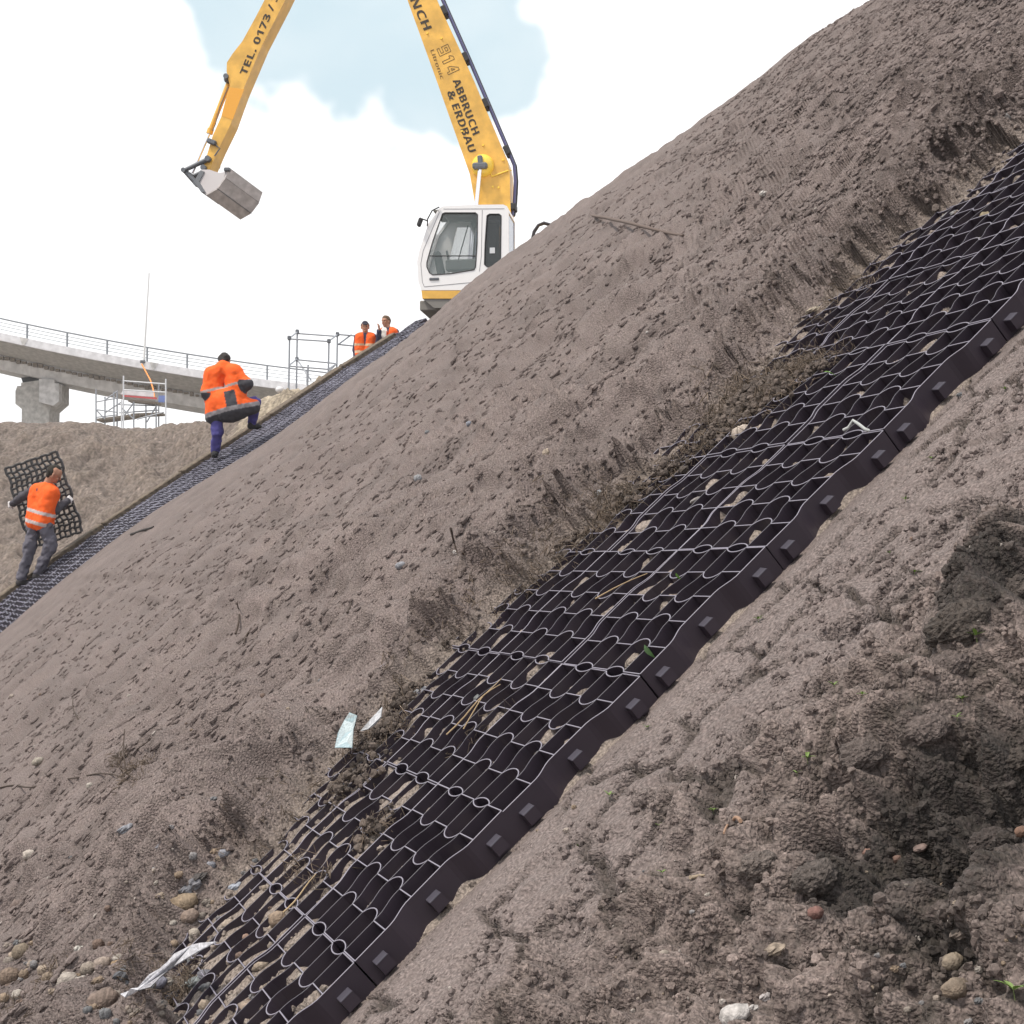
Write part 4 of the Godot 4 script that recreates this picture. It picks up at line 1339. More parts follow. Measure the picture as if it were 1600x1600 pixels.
	bb.tube([m.call(769, 276) - mw * 0.012, m.call(766, 268) - mw * 0.012], 0.014, -1, 6)
	obj("grease_line", bb, mats.yellow_boss, boom)
	for p in [[755, 227], [770, 292], [779, 293], [741, 270], [748, 243], [786, 250], [722, 205], [690, 60], [668, 52]]:
		bb = Mb.new()
		bb.tube([m.call(p[0], p[1]) + mw * 0.01, m.call(p[0], p[1]) - mw * 0.022], 0.028, 0.022, 8)
		obj("stud", bb, mats.yellow_boss, boom)
	# hose line and clamps up the boom's back
	var hose_px := [[666, -60], [690, 0], [731, 92], [762, 164], [792, 234], [801, 256], [803, 280], [801, 318], [798, 335]]
	for k in 2:
		bb = Mb.new()
		q = []
		for p in hose_px: q.append(m.call(p[0] + 1.0 + k * 1.5, p[1] - k * 1.0) + mw * (0.1 + 0.12 * k))
		bb.tube(q, 0.03, -1, 8)
		obj("hydraulic_hose", bb, mats.pipe if k == 0 else mats.hose, t)
	for p in [[663, -80], [692, 15], [725.5, 88], [757, 160], [790, 234]]:
		bb = Mb.new()
		bb.box(m.call(p[0] + 1.5, p[1]) + mw * 0.14, Vector3(0.11, 0.2, 0.3), Basis(mx, Vector3.UP, -mw) * Basis(Vector3(0, 0, 1), 0.42), 0.02)
		obj("hose_clamp", bb, mats.rubber, t)
	bb = Mb.new()
	bb.tube([m.call(800, 255) + mw * 0.2, m.call(804, 268) + mw * 0.2, m.call(807, 285) + mw * 0.2, m.call(806.5, 300) + mw * 0.2, m.call(804, 312) + mw * 0.2], 0.008, -1, 5)
	bb.box(m.call(801, 322) + mw * 0.15, Vector3(0.12, 0.14, 0.3), ib, 0.02)
	obj("cable", bb, mats.rubber, t)
	for k in 2:
		bb = Mb.new()
		var r := mw * (0.3 + 0.1 * k)
		bb.tube([m.call(826, 400) + r, m.call(827, 374) + r, m.call(831, 356) + r, m.call(838, 346 - k) + r, m.call(847, 342) + r, m.call(857, 345) + r, m.call(866, 356) + r, m.call(872, 400) + r], 0.026, -1, 8)
		obj("hydraulic_hose", bb, mats.hose, t)
	# linkage and bucket
	bb = Mb.new()
	bb.tube([m.call(352.5, 119) + mw * 0.27, m.call(321, 199) + mw * 0.27], 0.058, 0.05, 12)
	bb.tube([m.call(322.5, 195) + mw * 0.27, m.call(320, 203) + mw * 0.27], 0.07, 0.07, 12)
	obj("bucket_cylinder", bb, mats.yellow, t)
	bb = Mb.new()
	bb.tube([m.call(320, 203) + mw * 0.27, m.call(293, 265) + mw * 0.27], 0.03, -1, 10)
	obj("cylinder_rod", bb, mats.chrome, t)
	bb = Mb.new()
	bb.ball(m.call(352, 118) + mw * 0.2, Vector3(0.1, 0.1, 0.1))
	bb.tube([m.call(352, 118) + mw * 0.02, m.call(352, 118) + mw * 0.5], 0.055, -1, 12)
	obj("cylinder_pin", bb, mats.dark_steel, t)
	bb = Mb.new()
	bb.tube([m.call(354, 134) + mw * 0.1, m.call(341, 165) + mw * 0.1, m.call(334, 192) + mw * 0.1, m.call(328, 201) + mw * 0.15], 0.01, -1, 6)
	bb.tube([m.call(333, 219) + mw * 0.05, m.call(338, 228) + mw * 0.03, m.call(343, 231) + mw * 0.03, m.call(334, 243) + mw * 0.04], 0.014, -1, 6)
	bb.box(m.call(330, 221) + mw * 0.05, Vector3(0.2, 0.1, 0.14), ib * Basis(Vector3(0, 0, 1), -0.4), 0.02)
	obj("hose_fitting", bb, mats.dark_steel, t)
	for k in [0.0, 0.48]:
		bb = Mb.new()
		bb.tube([m.call(287, 266) + mw * (0.02 + k), m.call(325, 248) + mw * (0.02 + k)], 0.045, 0.055, 8)
		bb.tube([m.call(287, 266) + mw * (0.05 + k), m.call(308, 288) + mw * (0.05 + k)], 0.045, 0.06, 8)
		obj("link_arm", bb, mats.dark_steel, t)
	bb = Mb.new()
	bb.tube([m.call(287, 266) - mw * 0.04, m.call(287, 266) + mw * 0.6], 0.05, -1, 10)
	bb.tube([m.call(325, 248) - mw * 0.05, m.call(325, 248) + mw * 0.6], 0.06, -1, 10)
	bb.tube([m.call(309, 287) - mw * 0.1, m.call(309, 287) + mw * 0.5], 0.07, -1, 10)
	bb.tube([m.call(318, 262) - mw * 0.04, m.call(318, 262) + mw * 0.55], 0.06, -1, 10)
	obj("link_pin", bb, mats.dark_steel, t)
	# the swivelled bucket: a curved shell with two side plates
	var zb := -(lens.inverse() * (m.call(320, 290) as Vector3)).z
	var push := px(407, 303, zb + 0.4) - px(354.5, 264, zb - 0.35)
	var curve := []
	for p in [[356, 262], [350.5, 278], [338.5, 294], [321.5, 303.5]]: curve.append(px(p[0], p[1], zb - 0.35))
	var bucket := Node3D.new()
	bucket.name = "bucket"
	t.add_child(bucket, true)
	bb = Mb.new()
	var centre := px(322, 280, zb - 0.35)
	for i in curve.size() - 1:
		var a: Vector3 = curve[i]
		var d: Vector3 = curve[i + 1]
		var o := ((a + d) * 0.5 - centre).normalized()
		bb.prism([a, d, d + o * 0.026, a + o * 0.026], push)
	obj("bucket_shell", bb, mats.steel, bucket)
	bb = Mb.new()
	var plate := [px(315.5, 265, zb - 0.35), px(327, 265, zb - 0.35), px(342, 270, zb - 0.35), px(350, 269, zb - 0.35)]
	plate += [px(352.5, 263.5, zb - 0.35)] + curve.slice(1) + [px(317, 300, zb - 0.35), px(311, 291, zb - 0.35), px(309, 281, zb - 0.35)]
	bb.prism(plate, push.normalized() * 0.04)
	obj("side_plate", bb, mat("bare_steel", Color(0.5, 0.48, 0.5), 0.4, 0.3), bucket)
	bb = Mb.new()
	var shift := []
	for p in plate: shift.append(p + push - push.normalized() * 0.045)
	bb.prism(shift, push.normalized() * 0.04)
	obj("side_plate", bb, mats.bare_steel, bucket)
	bb = Mb.new()
	for k in [2]:
		var o: Vector3 = (curve[k] - centre).normalized() * 0.033
		bb.tube([curve[k] + o, curve[k] + o + push], 0.005, -1, 5)
	bb.box(px(352, 263, zb - 0.37) + push * 0.06, Vector3(0.13, 0.08, 0.13), Basis.IDENTITY, 0.02)
	obj("wear_strip", bb, mats.dark_steel, bucket)
	bb = Mb.new()
	bb.prism([px(313, 266, zb - 0.36), px(303, 283, zb - 0.36), px(314, 300, zb - 0.36), px(321, 300, zb - 0.36), px(311, 284, zb - 0.36), px(319, 268, zb - 0.36)], push * 0.5)
	obj("bucket_bracket", bb, mats.dark_steel, bucket)
	# --- lettering
	var f := SystemFont.new()
	f.font_names = PackedStringArray(["Droid Sans"])
	f.font_weight = 700
	var thin := SystemFont.new()
	thin.font_names = PackedStringArray(["Droid Sans"])
	var text := func(s: String, fnt: Font, a: Array, e: Array, top: Array, dep: float, mt: Material, parent: Node) -> void:
		var from: Vector3 = m.call(a[0], a[1]) + mw * dep
		var to: Vector3 = m.call(e[0], e[1]) + mw * dep
		var tp: Vector3 = m.call(top[0], top[1]) + mw * dep
		lettering(s, fnt, from, to - from, tp - from, side, mt, parent)
	text.call("MÜNCH", f, [622, -40], [662.5, 48], [638, -46], 0.0, mats.letter, boom)
	text.call("ABBRUCH", f, [707, 126], [739, 212], [717.5, 121], 0.0, mats.letter, boom)
	text.call("& ERDBAU", f, [698, 144], [733, 239], [709, 140.5], 0.0, mats.letter, boom)
	text.call("Litronic", thin, [672.5, 79], [688.5, 124], [678, 77], 0.0, mats.letter_line, boom)
	text.call("TEL. 0173 / 3", f, [383, 116.5], [436, -9], [373, 112.5], 0.06, mats.letter, stick)
	var a914: Vector3 = m.call(682.5, 77)
	outlined("914", a914, m.call(703, 122) - a914 as Vector3, m.call(699.5, 69) - a914 as Vector3, side, 0.007, boom)

# ------------------------------------------------------------------ bridge, scaffolds, mast
func rail_y(x: float) -> float:
	return 497.0 + 0.222 * x - 0.00011 * x * x if x < 700.0 else 598.5 + (x - 700.0) * 0.068

func bridge() -> void:
	var z := 100.0
	var k := z / F
	var t := thing("road_bridge", px(60, 700, z), "curved concrete bridge with steel railing crossing behind the site", "bridge")
	var xs := []
	for i in 36: xs.append(-420.0 + i * 40.0)
	var station := func(x: float) -> Vector3: return px(x, rail_y(x), z)
	var sec := func(x: float, up: float, back: float) -> Vector3: return station.call(x) + Vector3(0, -up, -back)
	# cross-sections: height under the handrail, distance behind the deck's edge
	var loft := func(called: String, list: Array, m: Material, parent: Node, breaks := 0.0) -> Node:
		var b := Mb.new()
		for i in xs.size() - 1:
			var x0: float = xs[i]
			var x1: float = xs[i + 1]
			for w in list.size():
				var a = list[w]; var e = list[(w + 1) % list.size()]
				var mid := Vector2((a[0] + e[0]) / 2.0, (a[1] + e[1]) / 2.0)
				var cen := Vector2.ZERO
				for p in list: cen += Vector2(p[0], p[1]) / list.size()
				var o := Vector2(e[1] - a[1], -(e[0] - a[0]))
				if o.dot(mid - cen) < 0.0: o = -o
				b.quad(sec.call(x0, a[0], a[1]), sec.call(x1, a[0], a[1]), sec.call(x1, e[0], e[1]), sec.call(x0, e[0], e[1]), Vector3(0, -o.x, -o.y))
		return obj(called, b, m, parent)
	loft.call("deck_edge", [[1.0, 0.0], [1.53, 0.0], [1.53, 0.5], [1.0, 0.5]], mats.fascia, t)
	loft.call("deck", [[1.2, 0.5], [1.56, 0.5], [2.3, 3.2], [2.3, 9.4], [1.56, 12.0], [1.2, 12.0]], mats.concrete_shaded, t)
	loft.call("girder", [[2.3, 3.3], [2.62, 3.35], [3.3, 3.7], [3.3, 8.9], [2.3, 9.3]], mats.concrete, t)
	var b := Mb.new()
	var r := RandomNumberGenerator.new()
	r.seed = 5
	for x in range(-400, 960, 9):
		b.box(sec.call(float(x), 2.42 + r.randf() * 0.1, 3.22), Vector3(0.2 + 0.18 * r.randf(), 0.12 + r.randf() * 0.16, 0.24))
	obj("girder_joint", b, mats.deck, t)
	for x in [37.0, 240.0]:
		b = Mb.new()
		b.prism([sec.call(x - 6.0, 0.995, -0.012), sec.call(x + 8.0, 0.995, -0.012), sec.call(x + 2.0, 1.5, -0.012), sec.call(x - 2.0, 1.5, -0.012)], Vector3(0, 0, 0.01))
		obj("edge_marker", b, mats.concrete, t)
	var x := -397.0
	while x < 900.0:
		b = Mb.new()
		b.box(sec.call(x, 0.5, 0.2), Vector3(0.11, 1.0, 0.11))
		obj("railing_post", b, mats.rail, t)
		x += 62.6
	for lev in [[0.0, 0.055], [0.27, 0.022], [0.5, 0.022], [0.74, 0.022]]:
		b = Mb.new()
		var path := []
		for q in xs: path.append(sec.call(q, lev[0], 0.2))
		b.tube(path, lev[1], -1, 6)
		obj("handrail" if lev[0] == 0.0 else "railing_bar", b, mats.rail, t)
	# pier
	var p := thing("bridge_pier", px(55, 720, 105), "grey concrete bridge pier with a flared head under the deck", "pier")
	b = Mb.new()
	var q := []
	for e in [[24, 611], [27, 603], [33, 603], [33, 598], [62, 594], [63, 599], [92, 599], [92, 627], [77, 640], [75, 740], [33, 740], [34, 639], [24, 631]]: q.append(px(e[0], e[1], 104.0))
	b.prism(q, Vector3(0, 0, -2.4))
	obj("pier_shaft", b, mats.concrete_shaded, p)
	b = Mb.new()
	q = []
	for e in [[61, 592], [85, 593], [85, 599], [92, 599], [92, 627], [83, 634], [61, 628]]: q.append(px(e[0], e[1], 103.2))
	b.prism(q, Vector3(0, 0, -0.75))
	obj("bearing_block", b, mats.concrete, p)
	b = Mb.new()
	b.prism([px(33, 590, 104.5), px(86, 584, 104.5), px(84, 596, 104.5), px(36, 600, 104.5)], Vector3(0, 0, -2.0))
	obj("bearing", b, mats.rubber, p)
	# mast and hose
	b = Mb.new()
	b.tube([px(224.5, 570, 99.6), px(233, 426, 99.6)], 0.075, 0.045, 10)
	b.tube([px(224.5, 572, 99.6), px(225, 560, 99.6)], 0.13, 0.1, 10)
	var mast := solo("lamp_mast", b, mats.mast, px(224, 570, 99.6), "thin pale mast rising above the bridge railing", "mast")
	b = Mb.new()
	b.box(px(223, 565, 99.4), Vector3(0.34, 0.2, 0.2), Basis.IDENTITY, 0.03)
	var at := px(223, 565, 99.4)
	solo("clamp_box", b, mats.dark_steel, at, "small dark clamp box on the bridge edge at the foot of the mast", "box")
	b = Mb.new()
	b.tube([px(221.5, 569, 99.2), px(228, 581, 98.2), px(235, 594, 96.8), px(239, 607, 95.7), px(241.5, 621, 95.0)], 0.05, -1, 8)
	solo("orange_hose", b, mats.orange_hose, px(221, 569, 99.2), "orange hose hanging from the bridge edge to the scaffold", "hose")

func pole(t: Node, called: String, a: Array, e: Array, z: float, r: float, m: Material, z2 := -1.0) -> void:
	var b := Mb.new()
	b.tube([px(a[0], a[1], z), px(e[0], e[1], z if z2 < 0.0 else z2)], r, -1, 6)
	obj(called, b, m, t)

func scaffolds() -> void:
	var z := 95.0
	var t := thing("scaffold_tower", px(205, 690, z), "low wide scaffold under the bridge with a red board, next to the pier", "scaffold", "scaffolds")
	for p in [[193, 587, 680, 94], [259, 592, 690, 94], [183, 610, 690, 96], [248, 600, 690, 97], [150, 608, 690, 95], [164, 620, 690, 96], [178, 612, 690, 95], [209, 628, 690, 94.5], [228, 630, 690, 96], [244, 626, 690, 95], [190, 625, 690, 94]]:
		pole(t, "standard", [p[0], p[1]], [p[0] - (p[1] - 640) * 0.0, p[2]], p[3], 0.05, mats.pale_tube if p[3] == 94 else mats.galvanised)
	for p in [[192, 595, 259, 600, 94, 1], [192, 609, 259, 613, 94, 1], [150, 628, 183, 622, 95, 0], [150, 640, 182, 644, 95, 0], [164, 625, 184, 611, 95, 0], [183, 632, 246, 634, 95.5, 0], [186, 645, 247, 641, 95, 0], [150, 652, 184, 648, 96, 0], [214, 655, 256, 644, 94, 0], [190, 637, 209, 655, 94, 0], [228, 634, 258, 626, 95, 0], [164, 645, 190, 628, 95.6, 0], [210, 628, 190, 655, 94.6, 0], [247, 630, 229, 660, 95, 0], [150, 640, 164, 655, 95, 0]]:
		pole(t, "guard_rail" if p[5] else "brace", [p[0], p[1]], [p[2], p[3]], p[4], 0.045, mats.pale_tube if p[5] else mats.galvanised)
	for p in [[151, 654, 215, 646, 95.2, 1.6], [205, 646, 252, 644, 96, 1.2], [200, 624, 246, 628, 94.6, 1.0]]:
		var b := Mb.new()
		var a := px(p[0], p[1], p[4])
		var e := px(p[2], p[3], p[4])
		b.prism([a, e, e - Vector3(0, 0.14, 0), a - Vector3(0, 0.14, 0)], Vector3(0, 0, -p[5]))
		obj("scaffold_deck", b, mats.deck, t)
	var b := Mb.new()
	b.prism([px(191, 617, 94.2), px(245, 621, 94.2), px(245, 624, 94.2), px(191, 619.5, 94.2)], Vector3(0, 0, -0.06))
	obj("red_toe_board", b, mats.red_board, t)
	b = Mb.new()
	b.prism([px(192, 610, 94.4), px(240, 613, 94.4), px(240, 620, 94.4), px(188, 616, 94.4)], Vector3(0, 0, -0.05))
	obj("white_sheet", b, mats.fascia, t)
	b = Mb.new()
	b.prism([px(248, 618, 94.3), px(258, 618, 94.3), px(257, 629, 94.3), px(247, 628, 94.3)], Vector3(0, 0, -0.06))
	obj("blue_sheet", b, mats.blue_sheet, t)
	z = 45.0
	t = thing("scaffold_tower", px(490, 610, z), "tall open scaffold of grey tubes at the crest in front of the bridge railing", "scaffold", "scaffolds")
	for p in [[452.5, 526, 612, 44.4], [464.5, 516, 615, 46], [514, 531, 610, 44.4], [527.3, 520, 600, 46], [481.5, 570, 610, 45]]:
		pole(t, "standard", [p[0], p[1]], [p[0] - 2.0, p[2] + 30], p[3], 0.03, mats.galvanised)
	for p in [[452.5, 528, 464.5, 519, 44.4, 46], [464.5, 521, 527, 525.5, 46, 46], [452.5, 529.5, 514, 533.5, 44.4, 44.4], [514, 533, 527, 523, 44.4, 46], [451.5, 571, 464, 561, 44.4, 46], [464, 562, 526, 568, 46, 46], [451.5, 572, 513, 577, 44.4, 44.4], [513, 577, 526, 568, 44.4, 46], [464, 561, 486, 594, 46, 45], [526, 568, 496, 598, 46, 45], [527, 522.5, 558, 525, 46, 46.5], [527, 538, 556, 541, 46, 46.5], [529, 538, 549, 523, 46, 46.4]]:
		pole(t, "brace", [p[0], p[1]], [p[2], p[3]], p[4], 0.026, mats.galvanised, p[5])
	for p in [[464.5, 518, 46.0], [527.3, 522, 46.0], [464, 561, 46.0], [514, 533, 44.4], [452, 528, 44.4]]:
		b = Mb.new()
		b.box(px(p[0], p[1], p[2]), Vector3(0.11, 0.13, 0.11), Basis.IDENTITY, 0.02)
		obj("coupler", b, mats.dark_steel, t)
	b = Mb.new()
	b.ball(px(437, 609, 30.5), Vector3(0.09, 0.07, 0.09))
	solo("white_sack", b, mats.fascia, px(437, 609, 30.5), "small pale bundle on the gravel heap below the right scaffold", "bundle")

# ------------------------------------------------------------------ stones, twigs, litter and seedlings
var stone_meshes := []
func stone_mesh(k: int, flat: float) -> ArrayMesh:
	var f := FastNoiseLite.new()
	f.seed = k * 13 + 1
	f.frequency = 0.9
	f.fractal_octaves = 3
	var b := Mb.new()
	b.ball(Vector3.ZERO, Vector3.ONE, Basis.IDENTITY, 9, 13)
	var nn := PackedVector3Array()
	for i in b.v.size():
		var d := b.v[i].normalized()
		b.v[i] = d * (1.0 + (0.32 if k < 4 else 0.6) * f.get_noise_3dv(d * 1.4)) * Vector3(1.0, flat, 0.72)
		b.n[i] = (b.n[i] / Vector3(1.0, flat, 0.72)).normalized()
	if k >= 4:                                           # broken pieces keep sharp faces
		for i in range(0, b.v.size(), 3):
			var o := (b.v[i + 2] - b.v[i]).cross(b.v[i + 1] - b.v[i]).normalized()
			for w in 3: b.n[i + w] = o
	return b.mesh()

func tinted(c: Color) -> StandardMaterial3D:
	var key := "stone_%s" % c.to_html()
	if not mats.has(key):
		var m: StandardMaterial3D = mats.stone.duplicate()
		m.vertex_color_use_as_albedo = false
		m.albedo_color = c.linear_to_srgb()
		m.resource_name = "stone"
		mats[key] = m
	return mats[key]

func stone(x: float, y: float, wide: float, tall: float, c: Color, label: String, kind := "stone", group := "", lift := 0.35, shape := -1, roll := 0.0) -> void:
	var p := spot(x, y + tall * 0.3)
	var z := -(lens.inverse() * p).z
	var r := wide * 0.5 * z / F
	var k := shape if shape >= 0 else rng.randi() % 4
	var h := clampf(tall / wide * 1.25, 0.35, 1.0)
	var o := put(kind, stone_meshes[k], tinted(c))
	var up := (N * 0.6 + Vector3.UP * 0.4).normalized()
	var bx := (Vector3.RIGHT * cos(roll) + Vector3.UP * sin(roll))
	bx = (bx - up * bx.dot(up)).normalized()
	o.transform = Transform3D(Basis(bx, up, bx.cross(up)) * Basis.from_scale(Vector3(r, r * h / 0.62, r)), p + up * r * h * lift)
	tag(o, label, "stone", group)

